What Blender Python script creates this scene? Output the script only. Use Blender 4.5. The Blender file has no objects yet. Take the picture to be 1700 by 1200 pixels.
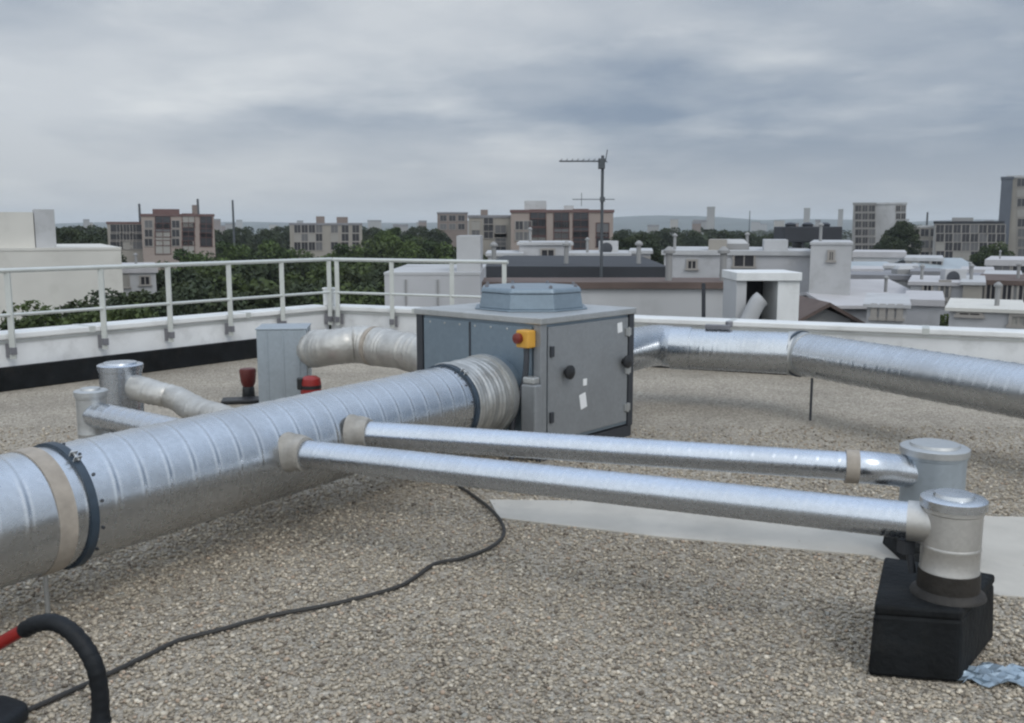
import bpy, math, random
import numpy as np
from mathutils import Vector, Matrix
random.seed(7); rng = np.random.default_rng(11)
S = bpy.context.scene
COL = S.collection
R = math.radians

# ------------------------------------------------------------------ camera, sky, sun, exposure
FPX, EYE, PITCH = 1560.0, 1.6, math.atan(222/1560.0)
cam_d = bpy.data.cameras.new('camera'); cam = bpy.data.objects.new('camera', cam_d); COL.objects.link(cam)
cam.location = (0, 0, EYE); cam.rotation_euler = (math.pi/2 - PITCH, 0, 0)
cam_d.sensor_width = 36; cam_d.lens = FPX/1700*36; cam_d.clip_start = 0.05; cam_d.clip_end = 20000
S.camera = cam
S.view_settings.view_transform = 'Standard'; S.view_settings.look = 'None'
S.view_settings.exposure = 0.35; S.view_settings.gamma = 1
S.cycles.filter_width = 2.3
S.cycles.volume_bounces = 1
S.cycles.max_bounces = 8

SUN_ELEV, SUN_AZ = R(48), R(148)         # azimuth clockwise from +Y: the light comes from behind the camera, right
world = bpy.data.worlds.new('World'); S.world = world; world.use_nodes = True
def build_world():
    nt = world.node_tree; N = nt.nodes; L = nt.links; N.clear()
    def n(t, **k):
        o = N.new(t)
        for a, b in k.items(): setattr(o, a, b)
        return o
    def m(op, a, b=None, c=None, clamp=False):
        o = n('ShaderNodeMath', operation=op, use_clamp=clamp)
        for i, q in enumerate((a, b, c)):
            if q is None: continue
            if isinstance(q, (int, float)): o.inputs[i].default_value = q
            else: L.new(q, o.inputs[i])
        return o.outputs[0]
    def mix(f, a, b):
        o = n('ShaderNodeMix', data_type='RGBA')
        for i, q in ((0, f), (6, a), (7, b)):
            if isinstance(q, (int, float)): o.inputs[i].default_value = q
            elif isinstance(q, tuple): o.inputs[i].default_value = (*q, 1)
            else: L.new(q, o.inputs[i])
        return o.outputs[2]
    tc = n('ShaderNodeTexCoord'); sx = n('ShaderNodeSeparateXYZ'); L.new(tc.outputs['Generated'], sx.inputs[0])
    X, Y, Z = sx.outputs
    den = m('ADD', m('MAXIMUM', Z, 0.0), 0.16)
    cx = n('ShaderNodeCombineXYZ'); L.new(m('DIVIDE', X, den), cx.inputs[0]); L.new(m('DIVIDE', Y, den), cx.inputs[1]); cx.inputs[2].default_value = 3.7
    def noise(scale, detail, rough, dist=0.0, sc=(1, 1, 1), loc=(0, 0, 0)):
        mp = n('ShaderNodeMapping'); mp.inputs['Scale'].default_value = sc; mp.inputs['Location'].default_value = loc
        L.new(cx.outputs[0], mp.inputs[0])
        o = n('ShaderNodeTexNoise'); o.inputs['Scale'].default_value = scale; o.inputs['Detail'].default_value = detail
        o.inputs['Roughness'].default_value = rough; o.inputs['Distortion'].default_value = dist
        L.new(mp.outputs[0], o.inputs['Vector']); return o.outputs['Fac']
    big = noise(0.42, 3, 0.5, 0.15, loc=(1.3, 0.4, 0))
    mid = noise(1.15, 6, 0.52, 0.1, loc=(4.2, 1.1, 0))
    # broad cloud brightness: paler towards the left, slate blue towards the right
    side = m('MULTIPLY_ADD', X, -0.75, 0.50)
    up = m('MULTIPLY', m('SUBTRACT', Z, 0.05), 0.2)
    f = m('ADD', m('MULTIPLY_ADD', big, 1.9, -0.97), m('MULTIPLY_ADD', mid, 1.9, -0.96))
    f = m('ADD', m('ADD', f, side), up, clamp=True)
    cloud = mix(f, (0.190, 0.242, 0.318), (0.49, 0.52, 0.552))
    # bright thin rims where the deck opens
    rim = noise(1.5, 6, 0.52, 0.15, loc=(0.5, 7.3, 0))
    rimf = n('ShaderNodeMapRange'); rimf.inputs[1].default_value = 0.50; rimf.inputs[2].default_value = 0.72; rimf.inputs[4].default_value = 1.0
    L.new(rim, rimf.inputs[0])
    cloud = mix(m('MULTIPLY', rimf.outputs[0], m('MULTIPLY_ADD', f, 0.8, 0.25)), cloud, (0.60, 0.625, 0.64))
    # milky band low over the town
    low = n('ShaderNodeMapRange'); low.inputs[1].default_value = 0.11; low.inputs[2].default_value = 0.0; low.inputs[4].default_value = 0.8
    L.new(Z, low.inputs[0])
    cloud = mix(low.outputs[0], cloud, (0.40, 0.418, 0.432))
    # the deck overhead is thinner and brighter
    hi = n('ShaderNodeMapRange'); hi.inputs[1].default_value = 0.25; hi.inputs[2].default_value = 0.9; hi.inputs[4].default_value = 1.0
    L.new(Z, hi.inputs[0])
    cloud = mix(hi.outputs[0], cloud, (0.70, 0.83, 1.03))
    # the cloud thins out behind the camera, where the hidden sun is
    back = n('ShaderNodeMapRange'); back.inputs[1].default_value = 0.25; back.inputs[2].default_value = -0.75; back.inputs[4].default_value = 0.85
    L.new(Y, back.inputs[0])
    cloud = mix(back.outputs[0], cloud, (1.00, 1.06, 1.10))
    sky = n('ShaderNodeTexSky', sky_type='NISHITA'); sky.sun_disc = False
    sky.sun_elevation = SUN_ELEV; sky.sun_rotation = SUN_AZ; sky.dust_density = 3.0
    b1 = n('ShaderNodeBackground'); L.new(sky.outputs[0], b1.inputs[0]); b1.inputs[1].default_value = 0.05
    b2 = n('ShaderNodeBackground'); L.new(cloud, b2.inputs[0]); b2.inputs[1].default_value = 1.0
    ms = n('ShaderNodeMixShader'); ms.inputs[0].default_value = 0.93
    L.new(b1.outputs[0], ms.inputs[1]); L.new(b2.outputs[0], ms.inputs[2])
    out = n('ShaderNodeOutputWorld'); L.new(ms.outputs[0], out.inputs[0])
build_world()
sun_d = bpy.data.lights.new('sun', 'SUN'); sun_d.energy = 0.6; sun_d.angle = R(22); sun_d.color = (1, 0.96, 0.9)
sun = bpy.data.objects.new('sun', sun_d); COL.objects.link(sun)
sdir = Vector((math.sin(SUN_AZ)*math.cos(SUN_ELEV), math.cos(SUN_AZ)*math.cos(SUN_ELEV), math.sin(SUN_ELEV)))
sun.rotation_euler = (-sdir).to_track_quat('-Z', 'Y').to_euler(); sun.location = sdir*50

# ------------------------------------------------------------------ helpers
FW = Vector((0, math.cos(PITCH), -math.sin(PITCH))); UP = Vector((0, math.sin(PITCH), math.cos(PITCH))); CAM = Vector((0, 0, EYE))
def ray(px, py): return FW + Vector((1, 0, 0))*((px-850)/FPX) - UP*((py-600)/FPX)
def gz(px, py, z=0.0):                       # the point at height z seen at a place of the photograph
    d = ray(px, py); return CAM + d*((z-EYE)/d.z)
def gy(px, py, y):                           # the point at depth y
    d = ray(px, py); return CAM + d*(y/d.y)

class MB:
    def __init__(s): s.v = []; s.f = []; s.uv = {}
    def add(s, vs, fs, uvs=None):
        o = len(s.v); s.v += [Vector(p) for p in vs]
        for i, q in enumerate(fs):
            s.f.append([a+o for a in q])
            if uvs: s.uv[len(s.f)-1] = uvs[i]
        return s
    def box(s, c, size, rz=0.0, mat=None):
        hx, hy, hz = (q/2 for q in size); c = Vector(c)
        M_ = mat if mat is not None else Matrix.Rotation(rz, 3, 'Z')
        vs = [c + M_ @ Vector((x*hx, y*hy, z*hz)) for z in (-1, 1) for x, y in ((-1, -1), (1, -1), (1, 1), (-1, 1))]
        return s.add(vs, [(3, 2, 1, 0), (4, 5, 6, 7), (0, 1, 5, 4), (1, 2, 6, 5), (2, 3, 7, 6), (3, 0, 4, 7)])
    def bar(s, a, b, w, h):                  # box beam from a to b, w across, h high
        a = Vector(a); b = Vector(b); x = (b-a); l = x.length; x = x/l
        up = Vector((0, 0, 1)) if abs(x.z) < 0.95 else Vector((0, 1, 0))
        y = up.cross(x).normalized(); z = x.cross(y)
        return s.box((a+b)/2, (l, w, h), mat=Matrix((x, y, z)).transposed())
    def prism(s, poly, z0, z1, poly_top=None):
        n_ = len(poly); pt = poly_top or poly
        vs = [Vector((p[0], p[1], z0)) for p in poly] + [Vector((p[0], p[1], z1)) for p in pt]
        return s.add(vs, [tuple(range(n_-1, -1, -1)), tuple(range(n_, 2*n_))] + [(i, (i+1) % n_, n_+(i+1) % n_, n_+i) for i in range(n_)])
    def tube(s, path, r, seg=24, cap=True, hint=None):
        path = [Vector(p) for p in path]; n_ = len(path)
        rf = r if callable(r) else (lambda u, a: r)
        t = (path[1]-path[0]).normalized()
        ref = Vector((0, 0, 1)) if abs(t.z) < 0.9 else Vector((1, 0, 0))
        nx = (ref - t*ref.dot(t)).normalized(); u = 0.0; vs = []; us = []
        for i, p in enumerate(path):
            t2 = (path[min(i+1, n_-1)] - path[max(i-1, 0)]).normalized()
            nx = (nx - t2*nx.dot(t2)).normalized(); ny = t2.cross(nx)
            if i: u += (p-path[i-1]).length
            us.append(u)
            for k in range(seg):
                a = 2*math.pi*k/seg; rr = rf(u, k/seg)
                vs.append(p + (nx*math.cos(a) + ny*math.sin(a))*rr)
        fs = []; uv = []
        for i in range(n_-1):
            for k in range(seg):
                k2 = (k+1) % seg
                fs.append((i*seg+k, i*seg+k2, (i+1)*seg+k2, (i+1)*seg+k))
                uv.append(((us[i], k/seg), (us[i], (k+1)/seg), (us[i+1], (k+1)/seg), (us[i+1], k/seg)))
        if cap:
            fs.append(tuple(range(seg-1, -1, -1))); uv.append(tuple((0, 0) for _ in range(seg)))
            fs.append(tuple(range((n_-1)*seg, n_*seg))); uv.append(tuple((us[-1], 0) for _ in range(seg)))
        return s.add(vs, fs, uv)
    def lathe(s, c, prof, seg=32, axis=None):
        c = Vector(c); ax = Vector(axis or (0, 0, 1)).normalized()
        q = Vector((0, 0, 1)).rotation_difference(ax).to_matrix(); vs = []
        for r_, z in prof:
            for k in range(seg):
                a = 2*math.pi*k/seg; vs.append(c + q @ Vector((r_*math.cos(a), r_*math.sin(a), z)))
        fs = []; uv = []
        for i in range(len(prof)-1):
            for k in range(seg):
                k2 = (k+1) % seg; fs.append((i*seg+k, i*seg+k2, (i+1)*seg+k2, (i+1)*seg+k))
                uv.append(((prof[i][1], k/seg), (prof[i][1], (k+1)/seg), (prof[i+1][1], (k+1)/seg), (prof[i+1][1], k/seg)))
        if prof[0][0] > 1e-6: fs.append(tuple(range(seg-1, -1, -1))); uv.append(tuple((0, 0) for _ in range(seg)))
        if prof[-1][0] > 1e-6: fs.append(tuple(range((len(prof)-1)*seg, len(prof)*seg))); uv.append(tuple((0, 0) for _ in range(seg)))
        return s.add(vs, fs, uv)
    def build(s, name, mat, parent=None, smooth=False, bevel=0.0, loc=None):
        base = Vector((0, 0, 0)); p = parent
        while p is not None: base += p.location; p = p.parent
        own = Vector(loc) - base if loc is not None else Vector((0, 0, 0))
        me = bpy.data.meshes.new(name)
        me.from_pydata([tuple(q - base - own) for q in s.v], [], s.f)
        if s.uv:
            ul = me.uv_layers.new(name='UVMap')
            for pi, uvs in s.uv.items():
                ls = me.polygons[pi].loop_start
                for j, q in enumerate(uvs): ul.data[ls+j].uv = q
        me.materials.append(mat)
        if smooth:
            me.polygons.foreach_set('use_smooth', [True]*len(me.polygons)); me.set_sharp_from_angle(angle=R(38))
        me.update()
        o = bpy.data.objects.new(name, me); COL.objects.link(o); o.location = own
        if parent: o.parent = parent
        if bevel:
            b = o.modifiers.new('bevel', 'BEVEL'); b.width = bevel; b.segments = 2; b.limit_method = 'ANGLE'
        return o
def tag(o, label=None, cat=None, group=None, kind=None):
    if label: o['label'] = label
    if cat: o['category'] = cat
    if group: o['group'] = group
    if kind: o['kind'] = kind
    return o
def thing(name, loc, label, cat, group=None):
    o = bpy.data.objects.new(name, None); COL.objects.link(o); o.location = loc; o.empty_display_size = 0.2
    return tag(o, label, cat, group)
def kids(o): return [c for c in COL.objects if c.parent == o]
def copy_tree(o, parent=None):
    c = o.copy(); COL.objects.link(c)
    if parent: c.parent = parent
    for ch in list(o.children): copy_tree(ch, c)
    return c
def smooth_path(pts, step=0.03):
    pts = [Vector(p) for p in pts]; P = [pts[0]*2-pts[1]] + pts + [pts[-1]*2-pts[-2]]; out = []
    for i in range(1, len(P)-2):
        a, b, c, d = P[i-1:i+3]; k = max(2, int((c-b).length/step))
        for j in range(k):
            t = j/k
            out.append(0.5*((2*b) + (c-a)*t + (2*a-5*b+4*c-d)*t*t + (3*b-a-3*c+d)*t**3))
    out.append(pts[-1]); return out
def line(a, b, step):
    a = Vector(a); b = Vector(b); k = max(1, int((b-a).length/step)); return [a.lerp(b, i/k) for i in range(k+1)]
def hemi(path, r):                            # fillet a polyline into a bend
    return smooth_path(path, r)

# ------------------------------------------------------------------ materials
def mat(name, base=(0.5, 0.5, 0.5), rough=0.6, metal=0.0, var=0.0, var_scale=4.0, bump=0.0, bump_scale=30.0, stain=None, stain_scale=1.5, stain_amt=0.5, coords='Object', spec=0.5):
    m_ = bpy.data.materials.new(name); m_.use_nodes = True; nt = m_.node_tree; N = nt.nodes; L = nt.links
    b = N['Principled BSDF']; b.inputs['Base Color'].default_value = (*base, 1); b.inputs['Roughness'].default_value = rough; b.inputs['Metallic'].default_value = metal
    b.inputs['Specular IOR Level'].default_value = spec
    tc = N.new('ShaderNodeTexCoord'); src = tc.outputs[coords]
    def noise(sc, det=5, ro=0.55):
        o = N.new('ShaderNodeTexNoise'); o.inputs['Scale'].default_value = sc; o.inputs['Detail'].default_value = det; o.inputs['Roughness'].default_value = ro
        L.new(src, o.inputs['Vector']); return o.outputs['Fac']
    if var:
        mx = N.new('ShaderNodeMix'); mx.data_type = 'RGBA'
        mx.inputs[6].default_value = (*[c*(1-var) for c in base], 1); mx.inputs[7].default_value = (*[min(1, c*(1+var)) for c in base], 1)
        mr = N.new('ShaderNodeMapRange'); mr.inputs[1].default_value = 0.32; mr.inputs[2].default_value = 0.68; L.new(noise(var_scale), mr.inputs[0])
        L.new(mr.outputs[0], mx.inputs[0]); col = mx.outputs[2]
        if stain:
            m2 = N.new('ShaderNodeMix'); m2.data_type = 'RGBA'; m2.inputs[7].default_value = (*stain, 1); L.new(col, m2.inputs[6])
            mr2 = N.new('ShaderNodeMapRange'); mr2.inputs[1].default_value = 0.52; mr2.inputs[2].default_value = 0.72; mr2.inputs[4].default_value = stain_amt
            L.new(noise(stain_scale, 7, 0.65), mr2.inputs[0]); L.new(mr2.outputs[0], m2.inputs[0]); col = m2.outputs[2]
        L.new(col, b.inputs['Base Color'])
    if bump:
        bn = N.new('ShaderNodeBump'); bn.inputs['Strength'].default_value = bump; bn.inputs['Distance'].default_value = 0.01
        L.new(noise(bump_scale), bn.inputs['Height']); L.new(bn.outputs[0], b.inputs['Normal'])
    return m_
def galv(name, base=(0.60, 0.63, 0.66), rough=0.36, dirt=0.35, spangle=55.0, metal=0.9):
    m_ = bpy.data.materials.new(name); m_.use_nodes = True; nt = m_.node_tree; N = nt.nodes; L = nt.links
    b = N['Principled BSDF']; b.inputs['Metallic'].default_value = metal
    tc = N.new('ShaderNodeTexCoord'); src = tc.outputs['Object']
    vo = N.new('ShaderNodeTexVoronoi'); vo.inputs['Scale'].default_value = spangle; L.new(src, vo.inputs['Vector'])
    no = N.new('ShaderNodeTexNoise'); no.inputs['Scale'].default_value = 3.0; no.inputs['Detail'].default_value = 7; no.inputs['Roughness'].default_value = 0.65; L.new(src, no.inputs['Vector'])
    sp = N.new('ShaderNodeSeparateColor'); L.new(vo.outputs['Color'], sp.inputs[0])
    mx = N.new('ShaderNodeMix'); mx.data_type = 'RGBA'; mx.inputs[6].default_value = (*[c*0.95 for c in base], 1); mx.inputs[7].default_value = (*[min(1, c*1.04) for c in base], 1)
    L.new(sp.outputs[0], mx.inputs[0])
    m2 = N.new('ShaderNodeMix'); m2.data_type = 'RGBA'; m2.inputs[7].default_value = (base[0]*0.62, base[1]*0.6, base[2]*0.57, 1); L.new(mx.outputs[2], m2.inputs[6])
    mr = N.new('ShaderNodeMapRange'); mr.inputs[1].default_value = 0.45; mr.inputs[2].default_value = 0.75; mr.inputs[4].default_value = dirt
    L.new(no.outputs['Fac'], mr.inputs[0]); L.new(mr.outputs[0], m2.inputs[0]); L.new(m2.outputs[2], b.inputs['Base Color'])
    rr = N.new('ShaderNodeMath'); rr.operation = 'MULTIPLY_ADD'; rr.inputs[1].default_value = 0.05; rr.inputs[2].default_value = rough-0.02
    L.new(sp.outputs[1], rr.inputs[0])
    r2 = N.new('ShaderNodeMath'); r2.operation = 'MULTIPLY_ADD'; r2.inputs[1].default_value = 0.18; L.new(mr.outputs[0], r2.inputs[0]); L.new(rr.outputs[0], r2.inputs[2])
    L.new(r2.outputs[0], b.inputs['Roughness'])
    n2 = N.new('ShaderNodeTexNoise'); n2.inputs['Scale'].default_value = 4.0; n2.inputs['Detail'].default_value = 2; L.new(src, n2.inputs['Vector'])
    bn = N.new('ShaderNodeBump'); bn.inputs['Strength'].default_value = 0.10; bn.inputs['Distance'].default_value = 0.012; L.new(n2.outputs['Fac'], bn.inputs['Height'])
    L.new(bn.outputs[0], b.inputs['Normal'])
    return m_
def attr_mat(name, rough=0.8, translucent=False, attr='tint'):
    m_ = bpy.data.materials.new(name); m_.use_nodes = True; nt = m_.node_tree; b = nt.nodes['Principled BSDF']
    a = nt.nodes.new('ShaderNodeAttribute'); a.attribute_name = attr
    nt.links.new(a.outputs['Color'], b.inputs['Base Color']); b.inputs['Roughness'].default_value = rough
    b.inputs['Specular IOR Level'].default_value = 0.25
    return m_
def gravel_mat():
    m_ = bpy.data.materials.new('gravel'); m_.use_nodes = True; nt = m_.node_tree; N = nt.nodes; L = nt.links; b = N['Principled BSDF']
    b.inputs['Roughness'].default_value = 0.85; b.inputs['Specular IOR Level'].default_value = 0.25
    tc = N.new('ShaderNodeTexCoord'); src = tc.outputs['Object']
    vo = N.new('ShaderNodeTexVoronoi'); vo.inputs['Scale'].default_value = 78; L.new(src, vo.inputs['Vector'])
    sp = N.new('ShaderNodeSeparateColor'); L.new(vo.outputs['Color'], sp.inputs[0])
    cr = N.new('ShaderNodeValToRGB'); e = cr.color_ramp.elements
    e[0].position = 0.0; e[0].color = (0.17, 0.147, 0.12, 1); e[1].position = 1.0; e[1].color = (0.52, 0.475, 0.40, 1)
    for p, c in ((0.2, (0.275, 0.243, 0.20)), (0.5, (0.345, 0.305, 0.252)), (0.8, (0.405, 0.362, 0.30))):
        q = e.new(p); q.color = (*c, 1)
    L.new(sp.outputs[0], cr.inputs[0])
    no = N.new('ShaderNodeTexNoise'); no.inputs['Scale'].default_value = 0.9; no.inputs['Detail'].default_value = 8; no.inputs['Roughness'].default_value = 0.62; L.new(src, no.inputs['Vector'])
    mr = N.new('ShaderNodeMapRange'); mr.inputs[1].default_value = 0.35; mr.inputs[2].default_value = 0.68; mr.inputs[3].default_value = 0.88; mr.inputs[4].default_value = 1.22; L.new(no.outputs['Fac'], mr.inputs[0])
    mx = N.new('ShaderNodeVectorMath'); mx.operation = 'SCALE'; L.new(cr.outputs[0], mx.inputs[0]); L.new(mr.outputs[0], mx.inputs['Scale'])
    n3 = N.new('ShaderNodeTexNoise'); n3.inputs['Scale'].default_value = 0.55; n3.inputs['Detail'].default_value = 9; n3.inputs['Roughness'].default_value = 0.7; L.new(src, n3.inputs['Vector'])
    m3 = N.new('ShaderNodeMapRange'); m3.inputs[1].default_value = 0.54; m3.inputs[2].default_value = 0.70; m3.inputs[4].default_value = 0.45; L.new(n3.outputs['Fac'], m3.inputs[0])
    x3 = N.new('ShaderNodeMix'); x3.data_type = 'RGBA'; x3.inputs[7].default_value = (0.17, 0.155, 0.125, 1); L.new(mx.outputs[0], x3.inputs[6]); L.new(m3.outputs[0], x3.inputs[0])
    L.new(x3.outputs[2], b.inputs['Base Color'])
    bn = N.new('ShaderNodeBump'); bn.inputs['Strength'].default_value = 0.9; bn.inputs['Distance'].default_value = 0.012; bn.invert = True; L.new(vo.outputs['Distance'], bn.inputs['Height'])
    L.new(bn.outputs[0], b.inputs['Normal']); return m_

MT = dict(
    gravel=gravel_mat(), pebble=attr_mat('pebbles', 0.85), leaf=attr_mat('leaves', 0.7),
    galv=galv('galvanised_duct', (0.55, 0.575, 0.605), 0.25, 0.4, 55, 1.0), galv_small=galv('galvanised_small_duct', (0.56, 0.60, 0.66), 0.25, 0.3, 80, 1.0),
    galv_dull=galv('dull_galvanised', (0.50, 0.51, 0.51), 0.5, 0.5, 60), tee=galv('brushed_tee', (0.55, 0.54, 0.52), 0.48, 0.3, 90),
    sheet_sky_tint=galv('sky_tinted_sheet', (0.21, 0.265, 0.315), 0.42, 0.3, 40, 0.45), sheet=galv('grey_sheet', (0.27, 0.285, 0.30), 0.45, 0.3, 40, 0.4),  # the first sheet carries the sky's blue reflection in its colour
    sheet_galv=galv('square_duct_sheet', (0.36, 0.41, 0.455), 0.42, 0.3, 40, 0.55),
    slate=mat('slate_cladding', (0.10, 0.115, 0.14), 0.7, 0, 0.12, 0.3),
    flex=mat('flexible_aluminium', (0.47, 0.47, 0.455), 0.42, 0.75, 0.2, 8, 0.6, 22), white_flex=mat('foil_wrapped_duct', (0.50, 0.49, 0.465), 0.42, 0.6, 0.15, 8, 0.7, 18),
    rubber=mat('black_rubber', (0.011, 0.013, 0.016), 0.55, 0, 0.3, 10, 0.2, 60, spec=0.25), strap=mat('dark_strap', (0.03, 0.048, 0.07), 0.5, 0, 0.2, 20),
    mastic=mat('grey_mastic', (0.31, 0.295, 0.27), 0.85, 0, 0.18, 15, 0.6, 25), tape=mat('aged_tape', (0.34, 0.30, 0.255), 0.75, 0, 0.2, 12, 0.3, 25),
    bitumen=mat('black_bitumen', (0.007, 0.0085, 0.010), 0.7, 0, 0.5, 5, 0.6, 35, (0.03, 0.028, 0.025), 6, 0.4, spec=0.22), bitumen_brown=mat('brown_bitumen', (0.016, 0.013, 0.010), 0.6, 0, 0.35, 12, 0.4, 40),
    concrete=mat('pale_concrete', (0.47, 0.445, 0.40), 0.9, 0, 0.09, 3, 0.3, 90, (0.30, 0.29, 0.27), 1.8, 0.5),
    cap=mat('white_coping', (0.70, 0.71, 0.71), 0.5, 0, 0.06, 2, 0.1, 20, (0.42, 0.42, 0.40), 3, 0.4), parapet=mat('parapet_render', (0.70, 0.715, 0.73), 0.8, 0, 0.07, 2, 0.2, 30, (0.33, 0.33, 0.33), 2.5, 0.45),
    rail=mat('rail_metal', (0.55, 0.57, 0.55), 0.4, 0.35, 0.05, 5), bracket=mat('bracket_metal', (0.22, 0.22, 0.24), 0.5, 0.6, 0.1, 8),
    yellow=mat('yellow_plastic', (0.62, 0.33, 0.05), 0.45, 0, 0.05, 10), knob=mat('dark_red_knob', (0.16, 0.02, 0.012), 0.4), red=mat('red_paint', (0.24, 0.012, 0.010), 0.42, 0, 0.12, 12), dark_red=mat('dark_red_plastic', (0.10, 0.012, 0.009), 0.5, 0, 0.15, 12),
    sticker=mat('white_sticker', (0.75, 0.76, 0.77), 0.5), black=mat('black_plastic', (0.012, 0.013, 0.015), 0.45, 0, 0.2, 10), cable=mat('cable_sheath', (0.03, 0.028, 0.026), 0.6),
    foil=mat('crumpled_foil', (0.30, 0.37, 0.43), 0.38, 0.5, 0.25, 10, 0.6, 20),
    dark_metal=mat('dark_metal', (0.06, 0.065, 0.075), 0.5, 0.5), antenna=mat('antenna_metal', (0.10, 0.11, 0.12), 0.5, 0.6),
    b_white=mat('white_render', (0.58, 0.565, 0.525), 0.85, 0, 0.08, 0.3, 0, 1, (0.40, 0.385, 0.345), 0.5, 0.55), b_pale=mat('pale_grey_render', (0.44, 0.445, 0.455), 0.85, 0, 0.10, 0.5, 0, 1, (0.28, 0.275, 0.27), 0.8, 0.6),
    b_beige=mat('beige_render', (0.30, 0.28, 0.25), 0.85, 0, 0.08, 0.2, 0, 1, (0.30, 0.28, 0.25), 0.3, 0.4), b_pink=mat('pinkish_render', (0.30, 0.25, 0.225), 0.85, 0, 0.08, 0.2, 0, 1, (0.30, 0.25, 0.22), 0.3, 0.4),
    b_brown=mat('brown_render', (0.20, 0.165, 0.15), 0.85, 0, 0.1, 0.2), b_grey=mat('grey_render', (0.27, 0.27, 0.27), 0.85, 0, 0.08, 0.2), b_lav=mat('lavender_render', (0.44, 0.443, 0.46), 0.85, 0, 0.10, 0.5, 0, 1, (0.27, 0.265, 0.265), 0.8, 0.6),
    b_hazy=mat('far_render', (0.30, 0.30, 0.30), 0.9, 0, 0.1, 0.05), roofgrey=mat('grey_roof', (0.22, 0.22, 0.235), 0.85, 0, 0.1, 0.5), roofdark=mat('dark_roof', (0.03, 0.033, 0.04), 0.8, 0, 0.2, 0.5),
    roofbrown=mat('brown_roof', (0.11, 0.08, 0.07), 0.85, 0, 0.2, 1.0), roofred=mat('dull_red_roof', (0.14, 0.085, 0.08), 0.85, 0, 0.15, 0.8), rooflilac=mat('pale_roof', (0.45, 0.44, 0.45), 0.8, 0, 0.1, 0.5),
    roofblue=mat('blue_glazed_roof', (0.31, 0.35, 0.375), 0.35, 0.1, 0.12, 0.3), winf=mat('window_frame', (0.30, 0.28, 0.26), 0.6), pane=mat('window_glass', (0.035, 0.035, 0.04), 0.15), pane_light=mat('drawn_blind', (0.30, 0.29, 0.27), 0.5), pane_mid=mat('curtained_glass', (0.12, 0.12, 0.125), 0.3), shutter=mat('red_brown_shutter', (0.09, 0.04, 0.035), 0.7),
    bark=mat('bark', (0.07, 0.055, 0.04), 0.9, 0, 0.2, 3), ground=mat('town_ground', (0.075, 0.08, 0.07), 0.95, 0, 0.35, 0.02), hill=mat('hill_cover', (0.055, 0.07, 0.065), 0.95, 0, 0.4, 0.01),
)
GROUND = -14.0

# ------------------------------------------------------------------ setting: town ground, hills, own roof
m = MB(); m.add([(-6000, -6000, GROUND), (6000, -6000, GROUND), (6000, 6000, GROUND), (-6000, 6000, GROUND)], [(0, 1, 2, 3)])
tag(m.build('town_ground', MT['ground']), kind='structure')
def hills(y0, prof, name):
    m = MB(); xs = list(range(-4200, 4201, 60)); vs = []
    for row, (dy, k) in enumerate(((0, 0), (300, 0.55), (650, 0.9), (950, 1.0), (1500, 0.0))):
        for x in xs:
            h = prof(x)*(1 + 0.06*math.sin(x*0.011+row)) ; vs.append((x, y0+dy+60*math.sin(x*0.004+row), GROUND-0.5+h*k))
    n_ = len(xs)
    m.add(vs, [(r*n_+i, r*n_+i+1, (r+1)*n_+i+1, (r+1)*n_+i) for r in range(4) for i in range(n_-1)])
    tag(m.build(name, MT['hill'], smooth=True), kind='structure')
hills(2200, lambda x: 38 + 9*math.sin(x*0.0016+0.6) + 5*math.sin(x*0.0043) + 2.5*math.sin(x*0.013+1), 'hills')

PZ = 0.57                                    # top of the parapet
CORN = gz(545, 507, PZ); LEFT_END = gz(0, 554, PZ); RIGHT_END = gz(1700, 551, PZ)
ul = (LEFT_END-CORN); ul.z = 0; ul.normalize(); ur = (RIGHT_END-CORN); ur.z = 0; ur.normalize()
LA = CORN + ul*17; RA = CORN + ur*16
xy = lambda p: (p.x, p.y)
deck = [xy(CORN), xy(LA), (LA.x, -5), (RA.x, -5), xy(RA)]
m = MB(); m.prism(deck[::1], GROUND+0.01, 0.0)
tag(m.build('roof_deck', MT['gravel']), kind='structure')

# ------------------------------------------------------------------ parapets
def offs(p, u, n_, a, b): return Vector((p.x+u.x*a+n_.x*b, p.y+u.y*a+n_.y*b, 0))
nl = Vector((-ul.y, ul.x, 0));  nl = nl if nl.y < 0 or nl.x > 0 else -nl       # towards the roof
if nl.dot(Vector((0, 5, 0))-CORN) < 0: nl = -nl
nr = Vector((-ur.y, ur.x, 0))
if nr.dot(Vector((0, 5, 0))-CORN) < 0: nr = -nr
def parapet(u, nn, length, label, t0):
    root = thing('parapet_wall', (CORN.x, CORN.y, 0), label, 'wall')
    def slab(a0, a1, b0, b1, z0, z1, name, mt_, bevel=0.0):
        mb = MB(); P = [offs(CORN, u, nn, *q) for q in ((a0, b0), (a1, b0), (a1, b1), (a0, b1))]
        mb.prism([xy(p) for p in P], z0, z1); return mb.build(name, mt_, root, bevel=bevel)
    slab(t0, length, -0.25, 0.0, -0.6, PZ-0.06, 'wall_body', MT['parapet'])
    slab(t0, length, 0.003, 0.05, 0.0, 0.24, 'bitumen_upstand', MT['bitumen'], 0.01)
    slab(t0, length, 0.003, 0.012, PZ-0.10, PZ-0.088, 'shadow_strip', MT['rail'])  # thin greyer strip, standing in for the shadow line below the coping
    cp_ = slab(t0-0.02, length, -0.30, 0.05, PZ-0.06, PZ, 'coping', MT['cap'], 0.012)
    a_ = 1.3
    while a_ < min(length, 13):
        mb = MB(); P = [offs(CORN, u, nn, *q) for q in ((a_, -0.302), (a_+0.07, -0.302), (a_+0.07, 0.053), (a_, 0.053))]
        mb.prism([xy(p) for p in P], PZ-0.063, PZ+0.003); mb.build('coping_joint', MT['rail'], cp_, bevel=0.002); a_ += 2.0
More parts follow.
